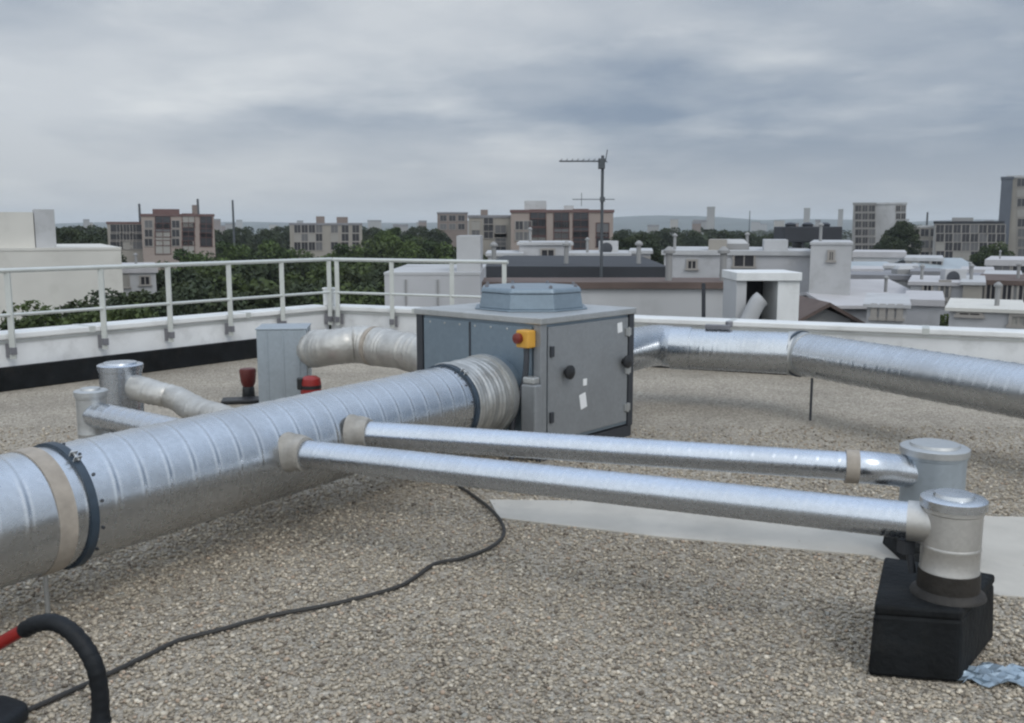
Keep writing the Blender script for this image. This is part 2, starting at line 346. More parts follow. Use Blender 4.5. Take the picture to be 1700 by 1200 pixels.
parapet(ul, nl, 17, 'low parapet with white coping and black upstand on the left under the railing', 0.0)
parapet(ur, nr, 16, 'low parapet with white coping running behind the ducts to the right edge', 0.04)

def railing(u, nn, stations, label, a_end):
    root = thing('guard_railing', (CORN.x, CORN.y, 0), label, 'railing')
    zt = EYE-0.40*(EYE-PZ); zm = 0.30*(zt-PZ)+PZ
    off = 0.09
    a0, a1 = stations[0]-0.05, a_end
    p = lambda a, z, b=off: Vector((*xy(offs(CORN, u, nn, a, b)), z))
    MB().tube([p(a0, zt), p(a1, zt)], 0.024, 12).build('top_rail', MT['rail'], root, True)
    MB().tube([p(a0, zm), p(a1, zm)], 0.017, 12).build('mid_rail', MT['rail'], root, True)
    for a in stations:
        po = MB().bar(p(a, 0.32), p(a, zt-0.02), 0.055, 0.022).build('post', MT['rail'], root)
        b = MB(); b.bar(p(a, 0.33, 0.052), p(a, 0.47, 0.052), 0.10, 0.012); b.box(p(a, 0.40, 0.10), (0.05, 0.05, 0.07), math.atan2(u.y, u.x)); b.build('bracket', MT['bracket'], po)
def station(px, u):                           # where along a parapet the picture column px falls
    k = (px-850)/FPX; best = 0
    dl = FW + Vector((1, 0, 0))*k; den = u.x*dl.y - u.y*dl.x
    # solve CORN + u*a on the vertical plane through the camera column (approximate verticals)
    lo, hi = -1.0, 16.0
    for _ in range(60):
        mid_ = (lo+hi)/2; q = CORN+u*mid_; w = (q-CAM).dot(FW); x = 850+FPX*q.x/w if w > 0.1 else (-1e6 if u.x < 0 else 1e6)
        if (x > px) == (u.x < 0): lo = mid_
        else: hi = mid_
    return lo
st = [station(x, ul) for x in (540, 462, 375, 275, 165, 12)]
st.append(st[-1]+1.45); st.append(st[-1]+1.45)
railing(ul, nl, st, 'pale metal guard railing along the left parapet in front of the trees', st[-1]+0.05)
st = [station(x, ur) for x in (567, 657, 756, 842)]
railing(ur, nr, st, 'pale metal guard railing on the back parapet behind the grey unit', st[-1]+0.05)

cbp = offs(CORN, (ul+ur).normalized(), Vector((0, 0, 0)), 0.0, 0.0) + Vector((0.02, -0.02, PZ+0.002))
cb = thing('corner_box', cbp, 'small white box on the parapet corner between the two railing ends', 'junction box')
MB().box(cbp+Vector((0, 0.02, 0.11)), (0.15, 0.12, 0.22)).build('housing', MT['cap'], cb, bevel=0.01)
MB().box(cbp+Vector((0, 0.02, 0.228)), (0.17, 0.14, 0.018)).build('cover', MT['cap'], cb, bevel=0.004)

# ------------------------------------------------------------------ air handling unit
c0 = Vector((0.195, 6.302, 0)); n_ = Vector((0.657, 0.753, 0)).normalized(); m_ = Vector((-n_.y, n_.x, 0))
WL, WR, HB = 1.22, 1.12, 1.0
yaw = math.atan2(n_.y, n_.x)
B = lambda t, s, z: c0 + m_*t + n_*s + Vector((0, 0, z))   # t along the left face, s along the right face
ahu = thing('air_handling_unit', B(WL/2, WR/2, 0), 'grey sheet metal air handling box with yellow isolator switch, standing at the centre', 'ventilation unit')
MB().box(B(WL/2, WR/2, 0.53), (WR-0.03, WL-0.03, 0.86), yaw).build('body', MT['sheet_sky_tint'], ahu, bevel=0.008)
MB().box(B(WL/2, -0.001+0.006, 0.53), (0.012, WL-0.16, 0.80), yaw).build('side_panel', MT['sheet_sky_tint'], ahu, bevel=0.004)  # left face coloured darker and bluer for the low sky it reflects
fp = MB().box(B(0.006, WR/2, 0.53), (WR-0.16, 0.014, 0.80), yaw).build('access_panel', MT['sheet'], ahu, bevel=0.004)
MB().box(B(WL/2, WR/2, 0.975), (WR+0.03, WL+0.03, 0.045), yaw).build('lid', MT['galv_dull'], ahu, bevel=0.006)
for t, s in ((0.03, 0.03), (WL-0.03, 0.03), (0.03, WR-0.03), (WL-0.03, WR-0.03)):
    MB().box(B(t, s, 0.52), (0.065, 0.065, 0.865), yaw).build('corner_post', MT['dark_metal'] if (t > 1 or s > 1) else MT['sheet'], ahu, bevel=0.004)
bf = MB()
for t in (0.04, WL-0.04): bf.box(B(t, WR/2, 0.045), (WR, 0.06, 0.09), yaw)
bf.build('base_frame', MT['dark_metal'], ahu)
for s_, z in ((0.27, 0.602), (0.98, 0.60)):
    k = MB(); k.lathe(B(-0.001, s_, z), [(0.0, 0.0), (0.022, 0.0), (0.024, 0.03), (0.048, 0.032), (0.05, 0.05), (0.03, 0.058), (0, 0.06)], 24, -m_)
    k.build('panel_knob', MT['black'], ahu, True)
def sticker(s_, z, w, h, tilt=0.0):
    x = n_*math.cos(tilt) + Vector((0, 0, 1))*math.sin(tilt); y = -m_; zz = x.cross(y)*-1
    M3 = Matrix((x, y, zz)).transposed()
    MB().box(B(-0.0025, s_, z), (w, 0.003, h), mat=M3).build('sticker', MT['sticker'], ahu, bevel=0.001)
sticker(0.93, 0.86, 0.06, 0.075, 0.1); sticker(0.50, 0.50, 0.045, 0.05, 0.0); sticker(0.48, 0.365, 0.075, 0.11, 0.2)
# isolator switch on the left face by the near corner
sw = MB().box(B(0.095, -0.045, 0.855), (0.085, 0.11, 0.12), yaw).build('isolator_switch', MT['yellow'], ahu, bevel=0.01)
MB().lathe(B(0.12, -0.085, 0.86), [(0, 0), (0.036, 0), (0.036, 0.03), (0.028, 0.036), (0, 0.037)], 20, -n_).build('switch_knob', MT['knob'], sw, True)
MB().tube(smooth_path([B(0.09, -0.045, 0.80), B(0.085, -0.05, 0.70), B(0.10, -0.06, 0.55), B(0.15, -0.09, 0.38), B(0.18, -0.10, 0.15), B(0.16, -0.12, 0.02)]), 0.02, 10).build('supply_cable', MT['dark_metal'], sw, True)
tr = MB(); tr.box(B(0.045, -0.045, 0.33), (0.075, 0.13, 0.44), yaw)
tr.build('cable_trunking', MT['sheet'], ahu, bevel=0.012)
MB().box(B(0.05, -0.043, 0.575), (0.07, 0.10, 0.05), yaw).build('trunking_head', MT['galv_dull'], ahu, bevel=0.012)
for z in (0.24, 0.53, 0.82):
    h_ = MB(); h_.box(B(-0.008, WR-0.085, z), (0.07, 0.014, 0.055), yaw); h_.lathe(B(-0.014, WR-0.085, z-0.035), [(0.009, 0), (0.009, 0.07)], 10); h_.build('hinge', MT['galv_dull'], ahu, bevel=0.002)
for z in (0.30, 0.76):
    MB().box(B(-0.010, 0.11, z), (0.035, 0.02, 0.075), yaw).build('latch', MT['dark_metal'], ahu, bevel=0.004)
for k in range(7):
    for z in (0.155, 0.905): MB().lathe(B(0.15+0.92*k/6, 0.001, z), [(0.009, 0), (0.009, 0.004), (0.005, 0.006), (0, 0.0062)], 10, -n_).build('screw', MT['galv_dull'], ahu, True)
seam = MB(); seam.box(B(0.66, -0.0035, 0.53), (0.008, 0.012, 0.80), yaw); seam.build('panel_seam', MT['dark_metal'], ahu)
# discharge cowl on the lid
cc = B(WL/2, WR/2, 0) + Vector((0.04, 0.05, 0)); z0 = 0.998
oct_ = lambda r_: [(cc.x+r_*math.cos(math.pi*(k+0.5)/4), cc.y+r_*math.sin(math.pi*(k+0.5)/4)) for k in range(8)]
mb = MB(); mb.prism(oct_(0.455), z0, z0+0.012); mb.prism(oct_(0.42), z0+0.012, z0+0.125, oct_(0.40)); cw = mb.build('discharge_cowl', MT['sheet_sky_tint'], ahu, bevel=0.006)
mb = MB(); mb.prism(oct_(0.412), z0+0.126, z0+0.165, oct_(0.395)); mb.build('cowl_cover', MT['sheet_sky_tint'], cw, bevel=0.012)
for k in range(8):
    a = 2*math.pi*(k+0.5)/8; q = cc + Vector((0.36*math.cos(a), 0.36*math.sin(a), z0+0.163))
    MB().lathe(q, [(0.014, 0), (0.014, 0.016), (0.008, 0.018), (0.008, 0.024), (0, 0.025)], 8).build('cowl_bolt', MT['bracket'], cw, True)

# ------------------------------------------------------------------ main spiral duct
A0 = Vector((-1.965, 3.707, 0.45)); A1 = Vector((-0.435, 6.073, 0.45)); ua = (A1-A0).normalized(); RM = 0.257
AX = lambda s: A0 + ua*s
LEN = (A1-A0).length
def spiral(r, pitch, h=0.0022, w=0.07):
    def fn(u, k):
        ph = (u/pitch + k) % 1.0; d = min(ph, 1-ph)
        e = abs(ph-0.12); return r + h*max(0.0, 1-(d/w)**2) - 0.8*h*max(0.0, 1-(e/0.05)**2)
    return fn
duct = thing('spiral_duct', AX(LEN/2) - Vector((0, 0, 0.45)), 'large galvanised spiral duct running from the left edge into the grey unit', 'duct')
MB().tube(line(AX(-2.2), AX(0.0), 0.006), spiral(RM, 0.13), 64, False).build('duct_pipe', MT['galv'], duct, True)
MB().tube(line(AX(0.0), AX(LEN-0.02), 0.006), spiral(RM-0.003, 0.13), 64, False).build('duct_pipe', MT['galv'], duct, True)
def band(s0, s1, r, name, mt_, parent=duct, bulge=0.0):
    return MB().tube(line(AX(s0), AX(s1), 0.012), (lambda u, k: r+bulge*math.sin(math.pi*min(1, u/(s1-s0)))), 64, True).build(name, mt_, parent, True)
tag(band(-0.03, 0.045, RM+0.006, 'joint_tape', MT['tape']))
band(0.10, 0.135, RM+0.011, 'clamp_band', MT['strap'])
band(LEN-0.02, LEN+0.015, RM+0.011, 'clamp_band', MT['strap'])
fl = MB().tube(line(AX(LEN+0.015), AX(LEN+0.40), 0.01), (lambda u, k: RM+0.012+0.0025*math.sin(u*2*math.pi/0.04)+0.004*math.sin(u*2*math.pi/0.13)+0.002*math.sin(k*40+u*30)), 64, False).build('flexible_connector', MT['flex'], duct, True)
band(LEN+0.40, LEN+0.46, RM+0.026, 'connector_collar', MT['galv_dull'])
band(LEN+0.46, LEN+0.70, RM+0.0, 'spigot', MT['sheet_sky_tint'])
side_ = ua.cross(Vector((0, 0, 1))).normalized()
for s_ in (0.16, LEN-0.05):
    for k in range(14):
        a = 2*math.pi*k/14+0.2; d_ = side_*math.cos(a)+Vector((0, 0, 1))*math.sin(a)
        MB().lathe(AX(s_)+d_*(RM-0.003), [(0.007, 0), (0.007, 0.005), (0.004, 0.007), (0, 0.0072)], 8, d_).build('screw', MT['dark_metal'], duct, True)
for s_ in (0.117, LEN-0.003):
    d_ = (side_*0.55+Vector((0, 0, 0.83))).normalized(); w_ = d_.cross(ua)
    M3 = Matrix((ua, w_, d_)).transposed()
    cb_ = MB(); cb_.box(AX(s_)+d_*(RM+0.022)+w_*0.016, (0.032, 0.006, 0.026), mat=M3); cb_.box(AX(s_)+d_*(RM+0.022)-w_*0.016, (0.032, 0.006, 0.026), mat=M3); cb_.tube([AX(s_)+d_*(RM+0.024)-w_*0.03, AX(s_)+d_*(RM+0.024)+w_*0.03], 0.005, 8)
    cb_.build('clamp_bolt', MT['galv_dull'], duct)
rod = MB(); q = gz(80, 1020, 0); rod.tube([Vector((q.x, q.y, 0)), Vector((q.x, q.y, 0.30))], 0.010, 10)
rod.build('support_rod', MT['galv_dull'], duct, True)

# ------------------------------------------------------------------ small branch ducts on the right
def saddle(mb, p, d, r):
    mb.tube(line(p-d*0.02, p+d*0.09, 0.01), (lambda u, k: r+0.020*max(0, 1-u/0.11)**1.2+0.005*math.sin(k*17+u*60)), 28, True)
def branch(p0, p1, r, label, name='branch_duct'):
    p0 = Vector(p0); p1 = Vector(p1); d = (p1-p0).normalized()
    root = thing(name, (p0.x, p0.y, 0), label, 'duct')
    MB().tube(line(p0, p1, 0.006), spiral(r, 0.10, 0.0009, 0.12), 36, True).build('duct_pipe', MT['galv_small'], root, True)
    s_ = MB(); start = p0 + d*0.0
    # collar where the branch leaves the big duct
    t = 0.0
    while True:
        q = p0 + d*t; w = q-A0; rad = (w - ua*w.dot(ua)).length
        if rad > RM-0.02 or t > 1: break
        t += 0.01
    saddle(s_, p0+d*t, d, r+0.014); s_.build('mastic_collar', MT['mastic'], root, True)
    return root, d
NT = gz(1573, 985, 0.27); NT.z = 0                                   # foot of the near vent
near_p0 = AX(1.21)+ua.cross(Vector((0, 0, 1))).normalized()*0.20+Vector((0, 0, 0.035)); near_dir = (Vector((NT.x, NT.y, 0.53))-near_p0)
broot, bd = branch(near_p0 - near_dir.normalized()*0.06, Vector((NT.x, NT.y, 0.53))-near_dir.normalized()*0.05, 0.069, 'thin galvanised branch duct nearer the camera, ending at the vent on black plinth')
FT = Vector((2.035, 4.42, 0))
far_p0 = AX(1.66)+ua.cross(Vector((0, 0, 1))).normalized()*0.20+Vector((0, 0, 0.05))
ft_in = gz(1425, 775, 0.47)
broot2, bd2 = branch(far_p0-(ft_in-far_p0).normalized()*0.06, ft_in, 0.069, 'thin galvanised branch duct farther back, just behind the nearer one')
el = MB(); el.tube(smooth_path([ft_in-bd2*0.02, ft_in+bd2*0.05, ft_in.lerp(Vector((FT.x, FT.y, 0.425)), 0.5), Vector((FT.x, FT.y, 0.42))], 0.02), 0.078, 32); el.build('elbow', MT['galv_small'], broot2, True)
cl = MB(); cl.tube(line(ft_in-bd2*0.06, ft_in+bd2*0.0, 0.01), 0.081, 32); cl.build('coupling', MT['tape'], broot2, True)

def roof_vent(p, z0, z1, r, label, neck=True, lidmat='galv', body='tee', lidh=0.02, nk=0.06):
    root = thing('roof_vent', (p.x, p.y, z0), label, 'roof vent')
    MB().lathe((p.x, p.y, 0), [(r, z0+nk), (r+0.0015, z0+nk+0.004), (r+0.0015, z0+nk+0.012), (r, z0+nk+0.016), (r, z0+nk+0.09), (r+0.0015, z0+nk+0.094), (r+0.0015, z0+nk+0.102), (r, z0+nk+0.106), (r, (z0+z1)/2), (r, z1-0.05), (r+0.004, z1-0.045), (r+0.004, z1-0.012), (r, z1-0.01)], 48).build('tee_body', MT[body], root, True)
    MB().lathe((p.x, p.y, 0), [(r+0.012, z1-0.03), (r+0.012, z1), (r+0.004, z1+0.006), (r-0.03, z1+0.007), (r-0.035, z1+lidh), (0, z1+lidh+0.004)], 48).build('lid', MT[lidmat], root, True)
    MB().lathe((p.x, p.y, 0), [(r+0.03, z0), (r+0.026, z0+0.01), (r+0.007, z0+0.025), (r+0.005, z0+nk+0.008), (r-0.01, z0+nk+0.008)], 48).build('neck_collar', MT['bitumen_brown'], root, True)
    return root
rv = roof_vent(NT, 0.27, 0.63, 0.101, 'short round galvanised vent with lid standing on the black plinth', nk=0.085)
hb = MB(); hb.tube(line(Vector((NT.x, NT.y, 0.53))-bd*0.15, Vector((NT.x, NT.y, 0.53))-bd*0.06, 0.01), 0.074, 32); hb.build('inlet_socket', MT['tee'], rv, True)
hk = MB(); q = Vector((NT.x, NT.y, 0.43))-bd*0.15; hk.box(q, (0.05, 0.04, 0.05), 0.3); hk.tube([q+Vector((0.01, 0, 0)), q+Vector((0.03, 0, -0.10))], 0.014, 10); hk.build('drain_spigot', MT['dark_metal'], rv, True)
roof_vent(FT, 0.12, 0.555, 0.145, 'wide round vent with flat lid behind the one on the black plinth', lidmat='galv_dull', body='sheet_galv')
def plinth(poly, top, h, label):
    cx = sum(p[0] for p in poly)/4; cy = sum(p[1] for p in poly)/4
    root = thing('vent_plinth', (cx, cy, 0), label, 'plinth')
    mb = MB(); mb.prism(poly, 0.004, h-0.035, [(cx+(p[0]-cx)*0.95, cy+(p[1]-cy)*0.95) for p in poly]); mb.build('upstand', MT['bitumen'], root, bevel=0.015)
    mb = MB(); mb.prism([(cx+(p[0]-cx)*0.955, cy+(p[1]-cy)*0.955) for p in top], h-0.04, h); mb.build('top_sheet', MT['bitumen'], root, bevel=0.012)
FL, FR, BR, BL = gz(1440, 1124, 0), gz(1592, 1137, 0), gz(1650, 1072, 0), gz(1462, 918, 0.27)
BR2 = gz(1642, 938, 0.27)
pl = [xy(FL), xy(FR), (BR.x+0.03, BR.y+0.06), (BL.x, BL.y-0.02)]
plinth(pl, pl, 0.27, 'black bitumen covered square plinth carrying the near vent on the gravel')
plinth([(FT.x-0.165, FT.y-0.17), (FT.x+0.155, FT.y-0.19), (FT.x+0.165, FT.y+0.17), (FT.x-0.155, FT.y+0.19)], [(FT.x-0.165, FT.y-0.17), (FT.x+0.155, FT.y-0.19), (FT.x+0.165, FT.y+0.17), (FT.x-0.155, FT.y+0.19)], 0.12, 'low dark plinth under the far wide vent, mostly covered by the near vent')

# ------------------------------------------------------------------ concrete strip on the gravel
sl = [gz(812, 832), gz(828, 862), gz(1090, 893), gz(1445, 925), gz(1660, 992), Vector((2.9, 3.80, 0)), Vector((3.6, 5.0, 0)), gz(1650, 860), gz(1300, 838)]
SLAB = [xy(p) for p in sl]
m = MB(); m.prism(SLAB, -0.05, 0.012); tag(m.build('concrete_path', MT['concrete'], bevel=0.004), kind='structure')

# ------------------------------------------------------------------ bent duct on the right
rb = thing('bent_duct', (1.4, 8.2, 0), 'big round galvanised duct bending from the unit to the right edge', 'duct')
p_a = B(0.55, WR-0.02, 0.54); p_b = p_a + n_*0.42
P1 = gz(1110, 577, 0.52); P2 = gz(1328, 587, 0.52); P3 = gz(1700, 650, 0.52); u2 = (P2-P1).normalized(); u3 = (P3-P2).normalized()
RB = 0.182
MB().tube(smooth_path([p_a, p_a+n_*0.2, p_b+n_*0.1, P1-u2*0.12+Vector((0, 0.03, 0.01)), P1+u2*0.12], 0.03), RB+0.006, 48, True).build('elbow', MT['galv'], rb, True)
MB().tube(line(P1+u2*0.1, P2-u2*0.05, 0.012), spiral(RB, 0.12, 0.003), 56, False).build('duct_pipe', MT['galv'], rb, True)
MB().tube(smooth_path([P2-u2*0.10, P2, P2+u3*0.10], 0.02), RB+0.008, 56, True).build('mitre_joint', MT['galv_dull'], rb, True)
MB().tube(line(P2-u2*0.005, P2+u3*0.02, 0.008), RB+0.02, 56).build('clamp_band', MT['strap'], rb, True)
MB().tube(line(P2+u3*0.08, P3+u3*2.2, 0.012), spiral(RB, 0.12, 0.003), 56, False).build('duct_pipe', MT['galv'], rb, True)
MB().tube(line(P1+u2*0.03, P1+u2*0.21, 0.02), RB+0.012, 56).build('coupling', MT['galv'], rb, True)
q = gz(1345, 698, 0); MB().tube([Vector((q.x, q.y, 0)), Vector((q.x, q.y, 0.36))], 0.011, 10).build('support_rod', MT['dark_metal'], rb, True)
hgr = MB(); h0 = P1.lerp(P2, 0.38)+Vector((0, 0, RB+0.004)); hgr.box(h0+Vector((0, 0, 0.02)), (0.22, 0.06, 0.04), math.atan2(u2.y, u2.x)); hgr.box(h0+Vector((0.1, 0, 0.045)), (0.05, 0.05, 0.05), 0.3)
hgr.build('damper_lever', MT['bracket'], rb, bevel=0.006)

# ------------------------------------------------------------------ arched duct and tall square duct behind the big one
sq = gz(476, 672, 0); sqh = 0.71; sw_ = 0.43
ts = thing('square_duct', (sq.x, sq.y, 0), 'upright square galvanised duct box beside the red canisters at the back left', 'duct')
MB().box((sq.x, sq.y, sqh/2), (sw_, sw_, sqh), 0.12).build('casing', MT['sheet_galv'], ts, bevel=0.008)
MB().box((sq.x, sq.y, sqh+0.008), (sw_+0.016, sw_+0.016, 0.014), 0.12).build('cap', MT['sheet_galv'], ts, bevel=0.004)
sm_ = MB(); cs_ = Matrix.Rotation(0.12, 3, 'Z')
for fx in (-0.30, 0.02, 0.34): sm_.box(Vector((sq.x, sq.y, sqh/2)) + cs_ @ Vector((fx*sw_, -sw_/2-0.002, 0)), (0.018, 0.008, sqh-0.02), 0.12)
sm_.build('standing_seam', MT['sheet_galv'], ts, bevel=0.002)
ar = thing('arched_duct', (-1.4, 8.3, 0), 'pale flexible duct arching from the square duct box to the grey unit', 'duct')
e0 = Vector((sq.x+0.16, sq.y+0.03, 0.50)); e3 = B(WL-0.01, 0.36, 0.52)
pth = smooth_path([e0, gz(555, 576, 0.58), gz(610, 573, 0.60), e3+m_*0.32+Vector((0, 0.0, 0.05)), e3+m_*0.13, e3], 0.02)
MB().tube(pth, (lambda u, k: 0.158+0.005*math.sin(u*2*math.pi/0.05)+0.006*math.sin(u*9+k*12)), 40, False).build('flexible_hose', MT['white_flex'], ar, True)
MB().tube(line(e3+m_*0.15, e3-m_*0.0, 0.02), 0.166, 40).build('spigot', MT['galv'], ar, True)
k0 = pth[len(pth)//2]; k1 = pth[len(pth)//2+2]; MB().tube([k0, k1], 0.170, 40).build('clamp_band', MT['tape'], ar, True)

# ------------------------------------------------------------------ vents and small ducts behind the big duct, left
T1 = Vector((-2.73, 6.0, 0)); T2 = Vector((-2.95, 7.0, 0))
roof_vent(T1, 0.12, 0.555, 0.092, 'narrow grey vent stub left of the wider lidded vent', lidmat='galv_dull', body='galv_dull')
roof_vent(T2, 0.0, 0.58, 0.152, 'wide lidded galvanised vent near the left parapet behind the big duct', lidmat='galv_small', body='galv_small')
lb = thing('branch_duct', (-2.0, 5.4, 0), 'short branch duct joining the narrow left vent to the big duct', 'duct')
j1 = AX(1.25); MB().tube(line(T1+Vector((0, 0, 0.40)), j1, 0.015), spiral(0.083, 0.10, 0.0022, 0.2), 36, False).build('duct_pipe', MT['galv_small'], lb, True)
wf = thing('wrapped_duct', (-2.3, 6.4, 0), 'silvery wrapped flexible duct curving from the wide left vent to the big duct', 'duct')
j2 = AX(1.45)
MB().tube(smooth_path([T2+Vector((0.05, 0, 0.42)), gz(258, 652, 0.40), gz(292, 661, 0.37), gz(330, 682, 0.36), j2], 0.02), (lambda u, k: 0.090+0.004*math.sin(u*2*math.pi/0.05)+0.004*math.sin(k*14+u*9)), 36, False).build('flexible_hose', MT['white_flex'], wf, True)

# red canisters by the square duct
q = gz(413, 660, 0)
rc = thing('red_canister', (q.x, q.y, 0), 'dark red upright canister with black foot left of the square duct box', 'canister')
MB().lathe((q.x, q.y, 0), [(0.055, 0), (0.06, 0.01), (0.055, 0.10), (0.05, 0.11)], 24).build('foot', MT['black'], rc, True)
MB().lathe((q.x, q.y, 0), [(0.052, 0.11), (0.068, 0.15), (0.078, 0.26), (0.07, 0.28), (0, 0.285)], 24).build('body', MT['dark_red'], rc, True)
q = gy(516, 640, 7.7); q.z = 0
rc = thing('red_canister', (q.x, q.y, 0), 'red canister standing between the square duct box and the big duct', 'canister')
MB().lathe((q.x, q.y, 0), [(0.0, 0.0), (0.078, 0.0), (0.085, 0.02), (0.085, 0.33), (0.078, 0.362), (0.05, 0.38), (0.0, 0.385)], 28).build('body', MT['red'], rc, True)
MB().lathe((q.x, q.y, 0), [(0.087, 0.28), (0.087, 0.31)], 28).build('band', MT['black'], rc, True)
MB().box((q.x-0.08, q.y-0.04, 0.325), (0.05, 0.05, 0.10), 0.3).build('handle', MT['black'], rc, bevel=0.01)
q = gz(402, 668, 0)
m = MB(); m.box((q.x, q.y, 0.02), (0.36, 0.2, 0.035), 0.2); tag(m.build('rubber_mat', MT['black'], bevel=0.008), 'thin black rubber slab lying on gravel by the dark red canister', 'mat')

# ------------------------------------------------------------------ cable, bent tube, tool bag, foil
pts = [(760, 806), (785, 822), (812, 843), (832, 866), (836, 888), (815, 908), (770, 926), (722, 936), (690, 958), (655, 976), (560, 1001), (450, 1022), (370, 1044), (300, 1062), (250, 1085), (190, 1114), (120, 1146), (62, 1172), (20, 1190)]
m = MB(); m.tube(smooth_path([gz(x, y, 0.014 + (0.01 if 800 < x < 850 else 0)) for x, y in pts], 0.015), 0.0095, 8)
tag(m.build('power_cable', MT['cable'], smooth=True), 'thin black cable winding across the gravel from under the branch ducts', 'cable')
bt = thing('bent_tube', gy(165, 1192, 2.86), 'bent black rubber tube with a red end arching over the gravel', 'hose')
blk = [gy(167, 1196, 2.86), gy(166, 1150, 2.86), gy(158, 1108, 2.86), (gy(140, 1073, 2.87)), gy(115, 1046, 2.89), gy(88, 1033, 2.90), gy(60, 1036, 2.92), gy(40, 1046, 2.94)]
MB().tube(smooth_path(blk, 0.01), (lambda u, k: 0.0275+0.007*math.exp(-u/0.012)+0.0012*math.sin(u*400)), 24).build('rubber_grip', MT['rubber'], bt, True)
red_ = [gy(46, 1042, 2.935), gy(10, 1062, 2.96), gy(-60, 1105, 3.0), gy(-150, 1165, 3.02)]
MB().tube(smooth_path(red_, 0.01), 0.021, 24).build('red_tube', MT['red'], bt, True)
bg = thing('tool_bag', gz(10, 1195, 0), 'black rounded tool case cut off by the bottom left corner', 'bag')
bp = gz(12, 1196, 0); m = MB()
import bmesh
bmh = bmesh.new(); bmesh.ops.create_uvsphere(bmh, u_segments=28, v_segments=16, radius=1)
for v in bmh.verts:
    c = v.co; s_ = lambda a: math.copysign(abs(a)**0.6, a)
    v.co = Vector((s_(c.x)*0.17*(1+0.04*math.sin(c.y*7)), s_(c.y)*0.13, (s_(c.z)+0.95)*0.042*(1+0.06*math.sin(c.x*9))))
m.add([v.co + Vector((bp.x-0.085, bp.y-0.085, 0)) for v in bmh.verts], [tuple(v.index for v in f.verts) for f in bmh.faces]); bmh.free()
m.build('body', MT['rubber'], bg, True)
MB().tube(smooth_path([Vector((bp.x-0.17, bp.y-0.09, 0.075)), Vector((bp.x-0.13, bp.y-0.10, 0.115)), Vector((bp.x-0.05, bp.y-0.10, 0.115)), Vector((bp.x-0.01, bp.y-0.09, 0.07))]), 0.011, 10).build('handle', MT['black'], bg, True)
# crumpled foil sheet by the plinth
fc = gz(1662, 1128, 0); m = MB(); nx_, ny_ = 18, 10; vs = []
for j in range(ny_):
    for i in range(nx_):
        x = (i/(nx_-1)-0.5)*0.34; y = (j/(ny_-1)-0.5)*0.15*(1-0.5*abs(i/(nx_-1)-0.4))
        vs.append((fc.x+x+0.02*math.sin(j*1.7), fc.y+y+0.02*math.sin(i*1.1), 0.014+0.016*abs(math.sin(i*0.9+j*0.8)*math.cos(j*0.8-i*0.4))+0.003*random.random()))
m.add(vs, [(j*nx_+i, j*nx_+i+1, (j+1)*nx_+i+1, (j+1)*nx_+i) for j in range(ny_-1) for i in range(nx_-1)])
o = m.build('foil_sheet', MT['foil']); sd = o.modifiers.new('thick', 'SOLIDIFY'); sd.thickness = 0.003
tag(o, 'crumpled bluish foil sheet on the gravel at the foot of the black plinth', 'foil')

